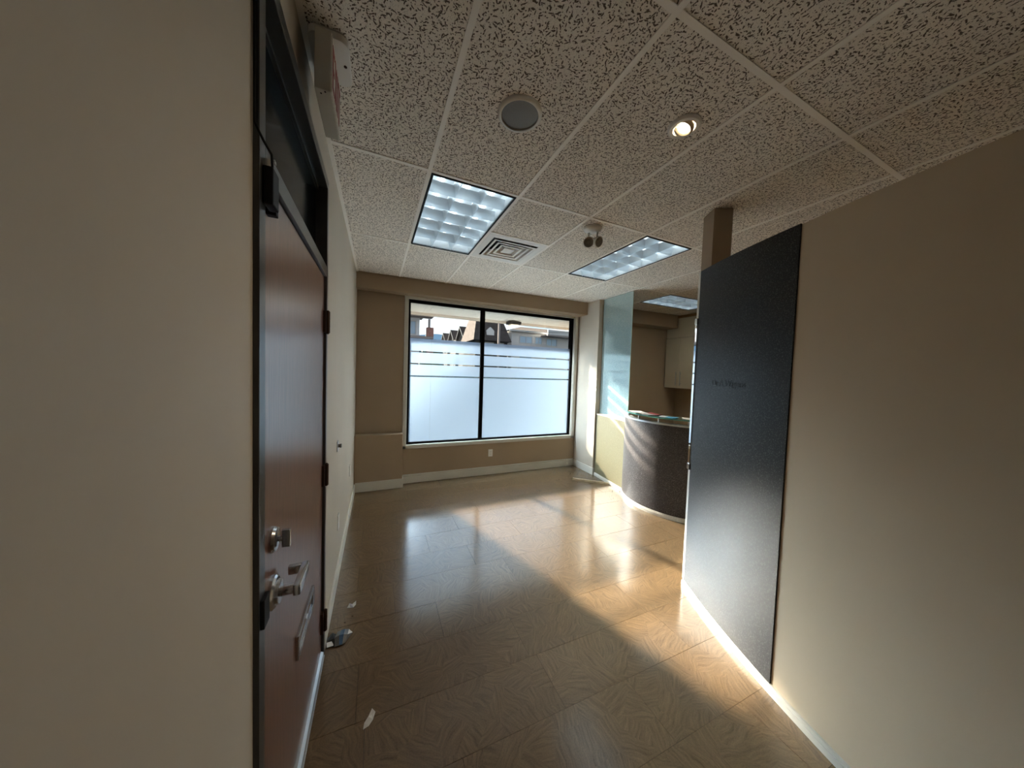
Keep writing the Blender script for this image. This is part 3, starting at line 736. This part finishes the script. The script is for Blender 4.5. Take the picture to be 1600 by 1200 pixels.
bm = bmesh.new(); ringsq(bm, 0.232, 0.001, 0.225, 0.10, 0.004); ringsq(bm, 0.225, 0.10, 0.01, 0.102, 0.003); obj('neck', bm, mat('duct_black', (0.01, 0.01, 0.01), 0.7), df)
for k, r in enumerate((0.195, 0.145, 0.095)):
    bm = bmesh.new(); ringsq(bm, r + 0.022, -0.010 + 0.002 * k, r, -0.008 + 0.002 * k, 0.003); ringsq(bm, r, -0.008 + 0.002 * k, r - 0.040, 0.045, 0.003); obj('vane', bm, m_white, df)
bm = bmesh.new(); ringsq(bm, 0.055, -0.004, 0.004, -0.004, 0.003); ringsq(bm, 0.055, -0.004, 0.045, 0.03, 0.003); obj('centre_plate', bm, m_white, df)

# ceiling speaker
sp_ = thing('ceiling_speaker', 'round ceiling speaker with grey grille in white trim ring', 'speaker', (0.87, 1.375, H))
bm = bmesh.new(); lathe(bm, [(0.105, 0.004), (0.104, -0.003), (0.098, -0.009), (0.088, -0.010), (0.0865, -0.004), (0.0865, 0.004)], (0.87, 1.375, H), (0, 0, 1), 56); obj('trim_ring', bm, m_white, sp_, smooth=0.7)
bm = bmesh.new(); lathe(bm, [(0.0865, -0.003), (0.06, -0.006), (0.03, -0.0075), (0, -0.008)], (0.87, 1.375, H), (0, 0, 1), 48); obj('grille', bm, mat('speaker_mesh_grey', (0.17, 0.165, 0.16), 0.55, metal=0.2, noise=(900, 0.25)), sp_, smooth=0.7)

# gimbal downlight
dl = thing('downlight', 'round recessed downlight with a lit warm bulb', 'ceiling light', (1.618, 1.09, H))
bm = bmesh.new(); lathe(bm, [(0.074, 0.004), (0.073, -0.004), (0.066, -0.010), (0.050, -0.010), (0.046, -0.004), (0.046, 0.003)], (1.618, 1.09, H), (0, 0, 1), 48); obj('trim_ring', bm, m_white, dl, smooth=0.7)
ax = Vector((-0.45, 0.25, -1)).normalized()
bm = bmesh.new(); lathe(bm, [(0.045, -0.006), (0.045, 0.004), (0.036, 0.012), (0.030, 0.006), (0.030, -0.002)], Vector((1.618, 1.09, H - 0.002)), ax, 36); obj('eyeball', bm, mat('brushed_brass_tint', (0.50, 0.42, 0.30), 0.35, metal=0.6), dl, smooth=0.6)
m_bulb = mat('halogen_lens', (1, 0.95, 0.85), 0.3, emit=((1.0, 0.86, 0.60), 18.0))
bm = bmesh.new(); lathe(bm, [(0.030, 0.004), (0.022, 0.008), (0, 0.010)], Vector((1.618, 1.09, H - 0.002)), ax, 28); obj('lamp_lens', bm, m_bulb, dl, smooth=1)

sp = bpy.data.lights.new('downlight_beam', 'SPOT'); sp.energy = 16; sp.color = (1.0, 0.80, 0.55); sp.spot_size = math.radians(120); sp.spot_blend = 1.0; sp.shadow_soft_size = 0.03
spo = bpy.data.objects.new('downlight_beam', sp); C.objects.link(spo); spo.location = Vector((1.618, 1.09, H - 0.002)) + ax * 0.03
spo.rotation_euler = ax.to_track_quat('-Z', 'Y').to_euler(); spo.parent = dl; spo.matrix_parent_inverse = dl.matrix_world.inverted()

# emergency light
ex, ey = 1.893, 2.135
em = thing('emergency_light', 'white twin-head emergency light on a round ceiling base', 'emergency light', (ex, ey, H))
bm = bmesh.new(); lathe(bm, [(0.075, 0.003), (0.075, -0.006), (0.068, -0.018), (0.045, -0.028), (0, -0.030)], (ex, ey, H), (0, 0, 1), 40); obj('base_dome', bm, m_white, em, smooth=0.8)
m_lens = mat('dull_lens', (0.26, 0.23, 0.19), 0.2, spec=0.8)
for dx, dy, dirv in ((-0.012, 0.03, (-0.55, -0.75, -0.45)), (0.045, -0.01, (0.15, -0.85, -0.40))):
    d = Vector(dirv).normalized(); base = Vector((ex + dx, ey + dy, H - 0.027)); j = base + Vector((0, 0, -0.055)); hc = j + Vector((0, 0, -0.02))
    bm = bmesh.new(); tube(bm, [base, j], 0.009, 12); lathe(bm, [(0, -0.012), (0.012, -0.009), (0.012, 0.009), (0, 0.012)], j, (1, 0, 0), 12); arm = obj('arm', bm, m_white, em, smooth=0.7)
    bm = bmesh.new(); lathe(bm, [(0, -0.05), (0.018, -0.048), (0.026, -0.036), (0.043, 0.004), (0.045, 0.022), (0.039, 0.025)], hc, d, 28); hd = obj('lamp_head', bm, m_white, arm, smooth=0.7)
    bm = bmesh.new(); lathe(bm, [(0.039, 0.023), (0.035, 0.017), (0.016, 0.010), (0.013, 0.020), (0, 0.021)], hc, d, 24); obj('lens', bm, m_lens, em, smooth=0.7)

# exit sign
es = thing('exit_sign', 'white EXIT sign with red letters hung from the ceiling over the door', 'sign', (0.08, 1.44, H))
m_sign = mat('sign_housing', (0.56, 0.53, 0.46), 0.5)
bm = bmesh.new(); box(bm, 0.052, 0.104, 1.316, 1.575, 2.628, 2.836); obj('housing', bm, m_sign, es, bevel=0.003)
B('face_plate', (0.1041, 0.1065, 1.322, 1.569, 2.634, 2.830), mat('sign_face', (0.68, 0.62, 0.55), 0.4), es)
bm = bmesh.new()
ring = []
for k in range(24):
    a = 6.28318 * k / 24; sx_ = 0.033 if math.cos(a) > 0 else -0.033; sy_ = 0.068 if math.sin(a) > 0 else -0.068
    ring.append((0.088 + sx_ + 0.034 * math.cos(a), 1.44 + sy_ + 0.034 * math.sin(a)))
prism(bm, ring, 2.836, H); obj('canopy', bm, m_white, es, smooth=0.5, bevel=0.004)
bm = bmesh.new(); lathe(bm, [(0.006, 0), (0.006, -0.002), (0.002, -0.003), (0, -0.001)], (0.137, 1.44, 2.836), (0, 0, 1), 14); obj('screw', bm, m_bronze, es, smooth=0.6)
bm = bmesh.new()
for yy in (1.324, 1.336): lathe(bm, [(0.003, 0), (0.003, -0.001), (0, -0.001)], (0.085 - (yy - 1.324) * 1.2, yy - 0.0, 2.628), (0, 0, 1), 10)
obj('test_button', bm, m_black, es)
m_exit = mat('exit_red', (0.30, 0.03, 0.03), 0.45)
# letters E X I T as strokes on the +x face, read along +y
LH, LB = 0.150, 2.657
def letter(strokes, y0):
    bm = bmesh.new()
    for (ya, za, yb, zb, wdt) in strokes:
        a, b = Vector((ya, za)), Vector((yb, zb)); d = (b - a).normalized(); n = Vector((-d.y, d.x)) * wdt / 2
        pts = [a + n, a - n, b - n, b + n]
        f = [bm.verts.new((xx, y0 + p.x, LB + p.y)) for xx in (0.1066, 0.1078) for p in pts]
        for q in ((0, 1, 2, 3), (7, 6, 5, 4), (0, 4, 5, 1), (1, 5, 6, 2), (2, 6, 7, 3), (3, 7, 4, 0)): bm.faces.new([f[i] for i in q])
    obj('letter', bm, m_exit, es)
sw = 0.018
letter([(0.009, 0, 0.009, LH, sw), (0.0181, 0.009, 0.05, 0.009, sw), (0.0181, LH / 2, 0.045, LH / 2, sw), (0.0181, LH - 0.009, 0.05, LH - 0.009, sw)], 1.332)
letter([(0.008, 0, 0.052, LH, sw), (0.052, 0, 0.008, LH, sw)], 1.392)
letter([(0.009, 0, 0.009, LH, sw)], 1.463)
letter([(0.029, 0, 0.029, LH - 0.0181, sw), (0.0, LH - 0.009, 0.058, LH - 0.009, sw)], 1.492)

# ------------------------------------------------------------------ wall plates
def plate_x(y0, z0, label, slots):
    p = thing('outlet', label, 'outlet', (0, y0, z0))
    bm = bmesh.new(); box(bm, 0, 0.006, y0 - 0.036, y0 + 0.036, z0 - 0.057, z0 + 0.057); obj('cover_plate', bm, m_white, p, bevel=0.002)
    for dz in slots:
        B('socket', (0.0061, 0.0075, y0 - 0.016, y0 + 0.016, z0 + dz - 0.014, z0 + dz + 0.014), m_white, p)
plate_x(3.73, 0.515, 'white outlet plate low on left wall, nearer the window corner', (-0.02, 0.02))
plate_x(2.70, 0.428, 'white outlet plate low on left wall, nearer the door', (-0.02, 0.02))
p = thing('outlet', 'white duplex outlet on brown wall under the window', 'outlet', (1.935, YB, 0.345))
bm = bmesh.new(); box(bm, 1.899, 1.971, YB - 0.006, YB, 0.288, 0.402); obj('cover_plate', bm, m_white, p, bevel=0.002)
for dz in (-0.02, 0.02):
    s_ = B('socket', (1.918, 1.952, YB - 0.0085, YB - 0.0061, 0.345 + dz - 0.014, 0.345 + dz + 0.014), m_white, p, bevel=0.001)
    for dx in (-0.006, 0.006): B('slot', (1.935 + dx - 0.0015, 1.935 + dx + 0.0015, YB - 0.0092, YB - 0.0086, 0.345 + dz - 0.005, 0.345 + dz + 0.007), m_black, s_)
kn = thing('door_stop', 'small grey knob on a square plate at mid height on left wall', 'wall knob', (0, 2.604, 1.05))
bm = bmesh.new(); box(bm, 0, 0.006, 2.57, 2.638, 1.012, 1.088); obj('back_plate', bm, m_alu, kn, bevel=0.002)
bm = bmesh.new(); lathe(bm, [(0.014, 0.006), (0.012, 0.014), (0.016, 0.022), (0.014, 0.028), (0, 0.029)], (0, 2.61, 1.05), (1, 0, 0), 20); obj('knob', bm, mat('grey_rubber', (0.12, 0.12, 0.12), 0.5), kn, smooth=0.7)

# ------------------------------------------------------------------ litter on the floor
def scrap(name, pts, faces, m, label, cat, th=0.0012):
    bm = bmesh.new(); n = len(pts)
    a = [bm.verts.new(q) for q in pts]; b = [bm.verts.new((q[0], q[1], q[2] + th)) for q in pts]
    cnt = {}
    for f in faces:
        bm.faces.new([a[i] for i in reversed(f[0])]).material_index = f[1]; bm.faces.new([b[i] for i in f[0]]).material_index = f[1]
        for i in range(len(f[0])):
            e = (f[0][i], f[0][(i + 1) % len(f[0])]); cnt[e] = 1
    for (i, k) in cnt:
        if (k, i) not in cnt: bm.faces.new((a[i], a[k], b[k], b[i]))
    return obj(name, bm, m, label=label, cat=cat)
def around(cx, cyy, rot, pts):
    c, s = math.cos(rot), math.sin(rot); return [(cx + x * c - yv * s, cyy + x * s + yv * c, z) for x, yv, z in pts]
# torn white scrap further from the camera
P = around(0.130, 2.296, 0.2, [(-0.028, 0, 0.001), (-0.012, 0.020, 0.012), (0.006, 0.016, 0.004), (0.030, 0.022, 0.013), (0.026, 0.0, 0.004), (0.008, -0.016, 0.001), (-0.010, -0.012, 0.003)])
scrap('paper_scrap', P, [((0, 6, 1), 0), ((1, 6, 5, 2), 1), ((2, 5, 4), 0), ((2, 4, 3), 0)], [m_paper, m_grey], 'torn white paper scrap on floor just beyond the crumpled wrapper', 'litter')
# crumpled wrapper with a blue band
m_wr = mat('wrapper_foil_grey', (0.11, 0.105, 0.10), 0.35, spec=0.7); m_navy = mat('wrapper_blue', (0.01, 0.055, 0.13), 0.35); m_blk = mat('wrapper_black', (0.01, 0.01, 0.01), 0.4)
wr = thing('wrapper', 'crumpled black, grey and blue snack wrapper by left baseboard', 'litter', (0.075, 2.03, 0))
P = around(0.080, 2.025, 0.0, [(-0.012, 0.05, 0.018), (0.010, 0.052, 0.022), (0.030, 0.050, 0.024), (0.050, 0.047, 0.020), (0.072, 0.030, 0.006),
     (-0.022, 0.0, 0.026), (0.002, 0.0, 0.034), (0.026, 0.002, 0.032), (0.046, 0.005, 0.022), (-0.018, -0.042, 0.006), (0.006, -0.046, 0.010), (0.022, -0.044, 0.008), (0.036, -0.03, 0.003)])
w1 = scrap('flap', P, [((0, 5, 6, 1), 0), ((1, 6, 7, 2), 1), ((2, 7, 8, 3), 0), ((3, 8, 4), 2), ((5, 9, 10, 6), 0), ((6, 10, 11, 7), 1), ((7, 11, 12, 8), 0), ((8, 12, 4), 0)], [m_wr, m_navy, m_paper], None, None)
P = around(0.052, 2.03, 0.0, [(-0.036, 0.035, 0.003), (-0.010, 0.052, 0.016), (0.012, 0.045, 0.002), (-0.030, -0.004, 0.018), (0.0, 0.0, 0.020), (0.018, 0.0, 0.002), (-0.022, -0.03, 0.002), (0.008, -0.045, 0.002)])
w2 = scrap('flap', P, [((0, 3, 4, 1), 0), ((1, 4, 5, 2), 0), ((3, 6, 4), 0), ((6, 7, 4), 0), ((4, 7, 5), 0)], [m_blk], None, None)
P = around(0.036, 2.002, 0.3, [(-0.018, -0.012, 0.012), (0.016, -0.014, 0.006), (0.020, 0.014, 0.012), (-0.014, 0.016, 0.018)])
w3 = scrap('torn_end', P, [((0, 1, 2, 3), 0)], [m_paper], None, None)
for o in (w1, w2, w3):
    o.parent = wr; o.matrix_parent_inverse = wr.matrix_world.inverted()
# near white scrap, leaf-shaped with a folded tip
P = around(0.260, 1.495, 0.95, [(-0.036, 0.006, 0.001), (-0.018, 0.014, 0.009), (-0.018, -0.010, 0.002), (0.008, 0.012, 0.012), (0.008, -0.012, 0.003), (0.020, 0.003, 0.006), (0.036, 0.013, 0.020), (0.036, -0.005, 0.008)])
scrap('paper_scrap', P, [((0, 2, 1), 0), ((1, 2, 4, 3), 0), ((3, 4, 5), 0), ((3, 5, 6), 0), ((5, 7, 6), 0), ((4, 7, 5), 0)], [m_paper], 'folded white paper scrap on the dark floor nearest the camera', 'litter')
# offcut of painted board
bd = Vector((3.475 - 3.072, 3.584 - 3.935, 0)); L_ = bd.length; bd.normalize(); bn = Vector((-bd.y, bd.x, 0))
bm = bmesh.new(); o0 = Vector((3.072, 3.925, 0))
for (ta, tb_, na, nb, za, zb) in ((0, L_, 0.0, 0.055, 0.0, 0.018), (0.0, L_, 0.0, 0.012, 0.0182, 0.026)):
    v = [bm.verts.new(o0 + bd * q + bn * r + Vector((0, 0, z))) for z in (za, zb) for r in (na, nb) for q in (ta, tb_)]
    for f in ((0, 2, 3, 1), (4, 5, 7, 6), (0, 1, 5, 4), (2, 6, 7, 3), (0, 4, 6, 2), (1, 3, 7, 5)): bm.faces.new([v[i] for i in f])
bo = obj('board_offcut', bm, mat('raw_cream_board', (0.62, 0.52, 0.36), 0.6, noise=(14, 0.2)), label='loose cream wooden board offcut on floor by the half wall', cat='offcut')
bm = bmesh.new()
for (x, yy, s) in ((3.36, 3.36, 0.007), (3.44, 3.30, 0.009), (3.30, 3.14, 0.006), (3.20, 3.45, 0.005), (2.2, 4.3, 0.006), (2.4, 4.35, 0.006), (1.6, 4.4, 0.006), (1.2, 4.3, 0.006), (0.10, 2.16, 0.006), (0.14, 2.20, 0.005)):
    lathe(bm, [(0, 0), (s, s * 0.3), (s * 0.6, s), (0, s * 1.1)], (x, yy, 0), (0.1, 0.05, 1), 6)
obj('floor_crumbs', bm, mat('crumb', (0.10, 0.06, 0.03), 0.8), kind='stuff', label='tiny dark crumbs scattered over the cork floor', cat='debris')

# ------------------------------------------------------------------ outside: canopy, ground, buildings
bm = bmesh.new()
prof = [(YB + 0.2, -0.15), (6.0, -0.15), (19.0, 1.42), (260, 1.42), (260, -0.8), (YB + 0.2, -0.8)]  # rise is made up, giving evenly sunlit ground behind the frosted film
prism(bm, prof, -60, 120)
for v in bm.verts: v.co = Vector((v.co.z, v.co.x, v.co.y))
obj('ground', bm, mat('dark_bluish_ground', (0.0105, 0.0165, 0.0235), 1.0, spec=0.0, noise=(0.25, 0.08)), kind='structure')
m_soff = mat('canopy_board_paint', (0.28, 0.315, 0.345), 0.6); m_fasc = mat('canopy_fascia', (0.20, 0.20, 0.20), 0.6)
CY1, CZ = 5.70, 2.645
can = B('canopy', (-2, 8, YB + 0.17, CY1, CZ + 0.03, CZ + 0.22), m_fasc, kind='structure')
nb = 9; bw = (CY1 - 0.05 - (YB + 0.17)) / nb
for k in range(nb):
    ya = YB + 0.17 + k * bw
    B('soffit_board', (-2, 8, ya + 0.009, ya + bw - 0.009, CZ, CZ + 0.0299), m_soff, can)
B('fascia', (-2, 8, CY1 - 0.05, CY1 + 0.01, CZ - 0.045, CZ + 0.2301), m_fasc, can)
sl = thing('security_light', 'dark box floodlight fixed under the outdoor canopy', 'lamp', (2.68, 5.5, CZ))
B('lamp_box', (2.55, 2.80, 5.42, 5.60, CZ - 0.075, CZ - 0.02), m_black, sl, bevel=0.006)
B('base_plate', (2.60, 2.74, 5.45, 5.57, CZ - 0.02, CZ), m_white, sl)
B('diffuser', (2.59, 2.76, 5.45, 5.58, CZ - 0.105, CZ - 0.0751), m_white, sl, bevel=0.01)

m_st = mat('stucco_beige', (0.62, 0.61, 0.60), 0.9, spec=0.0, noise=(0.5, 0.05)); m_st2 = mat('stucco_white', (0.74, 0.72, 0.68), 0.9, spec=0.0)
m_bt2 = mat('sun_dimmed_trim', (0.06, 0.063, 0.066), 0.9, spec=0.0)  # townhouse trim colour darkened against glare on the sunlit gables
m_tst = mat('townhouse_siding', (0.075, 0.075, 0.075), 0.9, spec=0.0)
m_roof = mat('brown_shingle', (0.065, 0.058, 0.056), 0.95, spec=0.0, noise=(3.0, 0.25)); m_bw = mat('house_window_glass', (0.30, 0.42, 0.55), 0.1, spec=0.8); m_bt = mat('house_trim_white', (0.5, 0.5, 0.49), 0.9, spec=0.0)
m_brick = mat('red_brick_balcony', (0.30, 0.15, 0.12), 0.8, noise=(4, 0.2)); m_sld = mat('balcony_slab', (0.30, 0.27, 0.26), 0.9, spec=0.0)
m_bw2 = mat('dull_window_glass', (0.03, 0.04, 0.05), 0.6, spec=0.1)  # darker, rougher, less glossy panes for the townhouses
def win_y(parent, x0, x1, z0, z1, yv):
    f = bmesh.new()
    for d in ((x0 - .1, x1 + .1, z0 - .1, z0), (x0 - .1, x1 + .1, z1, z1 + .1), (x0 - .1, x0, z0, z1), (x1, x1 + .1, z0, z1), ((x0 + x1) / 2 - .04, (x0 + x1) / 2 + .04, z0, z1)): box(f, d[0], d[1], yv - .06, yv, d[2], d[3])
    fo = obj('window_frame', f, m_bt, parent); B('window_pane', (x0, x1, yv - .02, yv, z0, z1), m_bw, fo)
def win_x(parent, y0, y1, z0, z1, xv):
    f = bmesh.new()
    for d in ((y0 - .1, y1 + .1, z0 - .1, z0), (y0 - .1, y1 + .1, z1, z1 + .1), (y0 - .1, y0, z0, z1), (y1, y1 + .1, z0, z1), ((y0 + y1) / 2 - .04, (y0 + y1) / 2 + .04, z0, z1)): box(f, xv - .06, xv, d[0], d[1], d[2], d[3])
    fo = obj('window_frame', f, m_bt2, parent); B('window_pane', (xv - .02, xv, y0, y1, z0, z1), m_bw2, fo)

# right-hand apartment block
ab = thing('apartment_building', 'beige stucco apartment block with white balcony, seen through the right pane', 'building', (26, 48, -0.15))
B('wall', (19.6, 38, 45, 56, -0.15, 8.3), m_st, ab); B('side_wall', (17.6, 19.59, 46.2, 56, -0.15, 8.0), m_st2, ab)
bm = bmesh.new()
a = [bm.verts.new(q) for q in ((18.9, 44.3, 8.3), (39, 44.3, 8.3), (39, 57, 8.3), (18.9, 57, 8.3), (23, 49, 9.6), (36, 49, 9.6), (36, 53, 9.6), (23, 53, 9.6))]
for f in ((0, 1, 2, 3), (4, 5, 6, 7), (0, 1, 5, 4), (1, 2, 6, 5), (2, 3, 7, 6), (3, 0, 4, 7)): bm.faces.new([a[i] for i in f])
obj('roof', bm, m_roof, ab)
B('eave_board', (18.9, 39, 44.25, 44.3, 8.05, 8.35), m_bt, ab)
for x0, x1, z0, z1 in ((21.1, 23.2, 6.45, 7.45), (23.9, 25.0, 6.45, 7.45), (26.0, 27.9, 6.3, 7.35), (21.1, 23.2, 3.3, 4.4), (26.0, 27.9, 3.3, 4.4), (21.1, 23.2, 0.6, 1.8)): win_y(ab, x0, x1, z0, z1, 45)
B('balcony_slab', (24.9, 36, 42.8, 45, 7.62, 7.82), m_sld, ab); B('balcony_parapet', (24.9, 36, 42.75, 42.85, 7.82, 8.55), m_bt, ab)
B('balcony_slab', (22.4, 25.6, 43.8, 45, 5.6, 5.75), m_sld, ab)
bm = bmesh.new(); box(bm, 22.4, 25.6, 43.8, 43.85, 6.25, 6.32)
for k in range(17): box(bm, 22.4 + k * 0.2, 22.44 + k * 0.2, 43.8, 43.84, 5.75, 6.25)
obj('balcony_rail', bm, m_bt, ab)
# house with steep shingled roof, just right of the mullion
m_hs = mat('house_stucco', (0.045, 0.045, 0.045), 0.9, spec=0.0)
hs = thing('house', 'small white house with a steep brown shingle roof behind a thin pole', 'house', (13.5, 38, -0.15))
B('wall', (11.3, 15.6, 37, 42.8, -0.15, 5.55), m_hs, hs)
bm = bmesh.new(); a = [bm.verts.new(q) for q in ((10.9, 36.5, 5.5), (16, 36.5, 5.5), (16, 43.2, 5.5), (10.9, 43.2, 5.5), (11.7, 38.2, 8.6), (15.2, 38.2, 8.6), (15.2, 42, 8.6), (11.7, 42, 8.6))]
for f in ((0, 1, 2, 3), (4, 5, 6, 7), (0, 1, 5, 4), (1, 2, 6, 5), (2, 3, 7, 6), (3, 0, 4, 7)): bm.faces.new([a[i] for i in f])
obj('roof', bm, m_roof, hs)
bm = bmesh.new(); prism(bm, [(12.7, 0), (13.7, 0), (13.7, 0.7), (13.2, 1.15), (12.7, 0.7)], 36.9, 38.4)
for v in bm.verts: v.co = Vector((v.co.x, v.co.z, 6.1 + v.co.y))
obj('dormer', bm, m_st, hs); win_y(hs, 14.4, 15.0, 4.3, 5.2, 37); win_y(hs, 12.6, 13.6, 4.3, 5.2, 37); win_y(hs, 13, 14, 1.0, 2.0, 37)
# row of gabled townhouses
def townhouse(yc, xf, label):
    th = thing('townhouse', label, 'house', (xf + 3, yc, -0.15), group='row of gabled townhouses')
    bm = bmesh.new(); prism(bm, [(yc - 2.3, -0.15), (yc + 2.3, -0.15), (yc + 2.3, 7.0), (yc, 8.75), (yc - 2.3, 7.0)], xf, xf + 4)
    for v in bm.verts: v.co = Vector((v.co.z, v.co.x, v.co.y))
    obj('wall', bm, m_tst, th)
    bm = bmesh.new()
    for s in (-1, 1):
        v = [bm.verts.new(q) for q in ((xf - .5, yc, 8.82), (xf + 3.9, yc, 8.82), (xf + 3.9, yc + s * 2.46, 6.95), (xf - .5, yc + s * 2.46, 6.95), (xf - .5, yc, 9.0), (xf + 3.9, yc, 9.0), (xf + 3.9, yc + s * 2.46, 7.13), (xf - .5, yc + s * 2.46, 7.13))]
        for f in ((0, 1, 2, 3), (4, 5, 6, 7), (0, 1, 5, 4), (1, 2, 6, 5), (2, 3, 7, 6), (3, 0, 4, 7)): bm.faces.new([v[i] for i in f])
    obj('roof', bm, m_roof, th)
    for s in (-1, 1):
        bm = bmesh.new(); v = [bm.verts.new(q) for q in ((xf - .56, yc, 8.72), (xf - .5, yc, 8.72), (xf - .5, yc + s * 2.46, 6.85), (xf - .56, yc + s * 2.46, 6.85), (xf - .56, yc, 9.02), (xf - .5, yc, 9.02), (xf - .5, yc + s * 2.46, 7.15), (xf - .56, yc + s * 2.46, 7.15))]
        for f in ((0, 1, 2, 3), (4, 5, 6, 7), (0, 1, 5, 4), (1, 2, 6, 5), (2, 3, 7, 6), (3, 0, 4, 7)): bm.faces.new([v[i] for i in f])
        obj('bargeboard', bm, m_bt2, th)
    win_x(th, yc - 0.9, yc + 0.9, 5.2, 6.3, xf); win_x(th, yc - 0.9, yc + 0.9, 2.2, 3.3, xf)
for yc, xf, lb in ((45.8, 13.4, 'gabled townhouse nearest the window mullion, first of the row'), (50.8, 13.1, 'gabled townhouse, second from the mullion'), (56.4, 12.8, 'gabled townhouse, third from the mullion'), (62.0, 12.5, 'gabled townhouse farthest along the row, next to blue hill')):
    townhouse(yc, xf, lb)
# left-hand apartment block
ac = thing('apartment_building', 'white apartment block with red brick balcony boxes, at left edge of window view', 'building', (-4, 44, -0.15))
B('wall', (-14, 4.9, 40, 50, -0.15, 9.3), mat('siding_pale_grey', (0.70, 0.72, 0.75), 0.8), ac)
for z in (5.35, 8.0, 2.65):
    B('balcony_slab', (-14, 6.35, 38.2, 40, z, z + 0.28), m_sld, ac)
    if z > 7.5: B('roof_slab', (-14, 6.35, 38.2, 50, 9.302, 9.5), m_sld, ac)
    B('balcony_box', (5.55, 6.35, 38.15, 38.9, z + 0.28, z + 1.35), m_brick, ac)
    B('column', (5.75, 6.0, 38.5, 38.75, z + 1.35, min(z + 2.4, 9.3)), m_sld, ac)
for z in (5.9, 8.6):
    win_y(ac, 3.2, 4.4, z + 0.1, min(z + 1.6, 9.15), 40); win_y(ac, 0.5, 1.6, z - 0.1, z + 0.5, 40)
# conifers, hill, pole
m_leaf = mat('conifer_green', (0.035, 0.06, 0.045), 0.9, noise=(1.5, 0.3)); m_bark = mat('bark', (0.08, 0.06, 0.045), 0.9)
for k, (x, yy, h, lb) in enumerate(((10.0, 72, 9.6, 'dark conifer beyond the left apartment block, leftmost of three'), (12.1, 78, 9.8, 'dark conifer in middle of the distant three'), (14.0, 84, 10.0, 'dark conifer beside the farthest townhouse'))):
    tr = thing('conifer', lb, 'tree', (x, yy, -0.15), group='distant conifers')
    bm = bmesh.new(); rr = random.Random(k); prof = [(0.0, h)]
    for q in range(1, 9):
        z = h - q * (h - 1.5) / 8; prof += [(0.18 * q + 0.25, z), (0.18 * q - 0.02, z - 0.1)]
    lathe(bm, prof, (x, yy, 0), (0, 0, 1), 11)
    for v in bm.verts: v.co += Vector((rr.uniform(-.18, .18), rr.uniform(-.18, .18), rr.uniform(-.15, .15)))
    obj('crown', bm, m_leaf, tr)
    bm = bmesh.new(); tube(bm, [(x, yy, -0.15), (x, yy, 2.5)], 0.2, 8); obj('trunk', bm, m_bark, tr)
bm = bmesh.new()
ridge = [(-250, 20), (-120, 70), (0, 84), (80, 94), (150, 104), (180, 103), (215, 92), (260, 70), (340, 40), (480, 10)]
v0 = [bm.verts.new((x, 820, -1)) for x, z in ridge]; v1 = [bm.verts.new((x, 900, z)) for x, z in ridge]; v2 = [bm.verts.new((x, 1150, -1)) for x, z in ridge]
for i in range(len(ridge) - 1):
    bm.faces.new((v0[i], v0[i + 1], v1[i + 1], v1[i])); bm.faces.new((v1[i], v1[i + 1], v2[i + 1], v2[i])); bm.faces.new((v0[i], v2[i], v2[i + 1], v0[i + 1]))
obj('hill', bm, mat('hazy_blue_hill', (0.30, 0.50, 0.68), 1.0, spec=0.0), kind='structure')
bm = bmesh.new()
ridge = [(-60, 6), (-20, 11), (5, 13), (22, 13.5), (40, 15), (75, 12), (120, 5)]
v0 = [bm.verts.new((x, 140, -1)) for x, z in ridge]; v1 = [bm.verts.new((x, 160, z)) for x, z in ridge]; v2 = [bm.verts.new((x, 190, -1)) for x, z in ridge]
for i in range(len(ridge) - 1):
    bm.faces.new((v0[i], v0[i + 1], v1[i + 1], v1[i])); bm.faces.new((v1[i], v1[i + 1], v2[i + 1], v2[i])); bm.faces.new((v0[i], v2[i], v2[i + 1], v0[i + 1]))
obj('added_ridge', bm, mat('added_ridge_tone', (0.07, 0.11, 0.12), 1.0, spec=0.0, noise=(0.2, 0.3)), kind='structure')  # ridge added to cover bright sky that would show through the film
up = thing('utility_pole', 'thin grey pole with two sagging cables in front of the beige apartment block', 'pole', (10.0, 25.5, -0.15))
bm = bmesh.new(); tube(bm, [(10.0, 25.5, -0.15), (10.0, 25.5, 7.5)], [0.11, 0.08], 10); obj('pole', bm, m_sld, up, smooth=1)
for z0, z1 in ((6.4, 8.0), (5.3, 7.4)):
    bm = bmesh.new(); tube(bm, [(10 + 17 * f, 25.5 + 8.5 * f, z0 + (z1 - z0) * f - 0.5 * f * (1 - f)) for f in [i / 8 for i in range(9)]], 0.02, 6); obj('cable', bm, m_black, up)
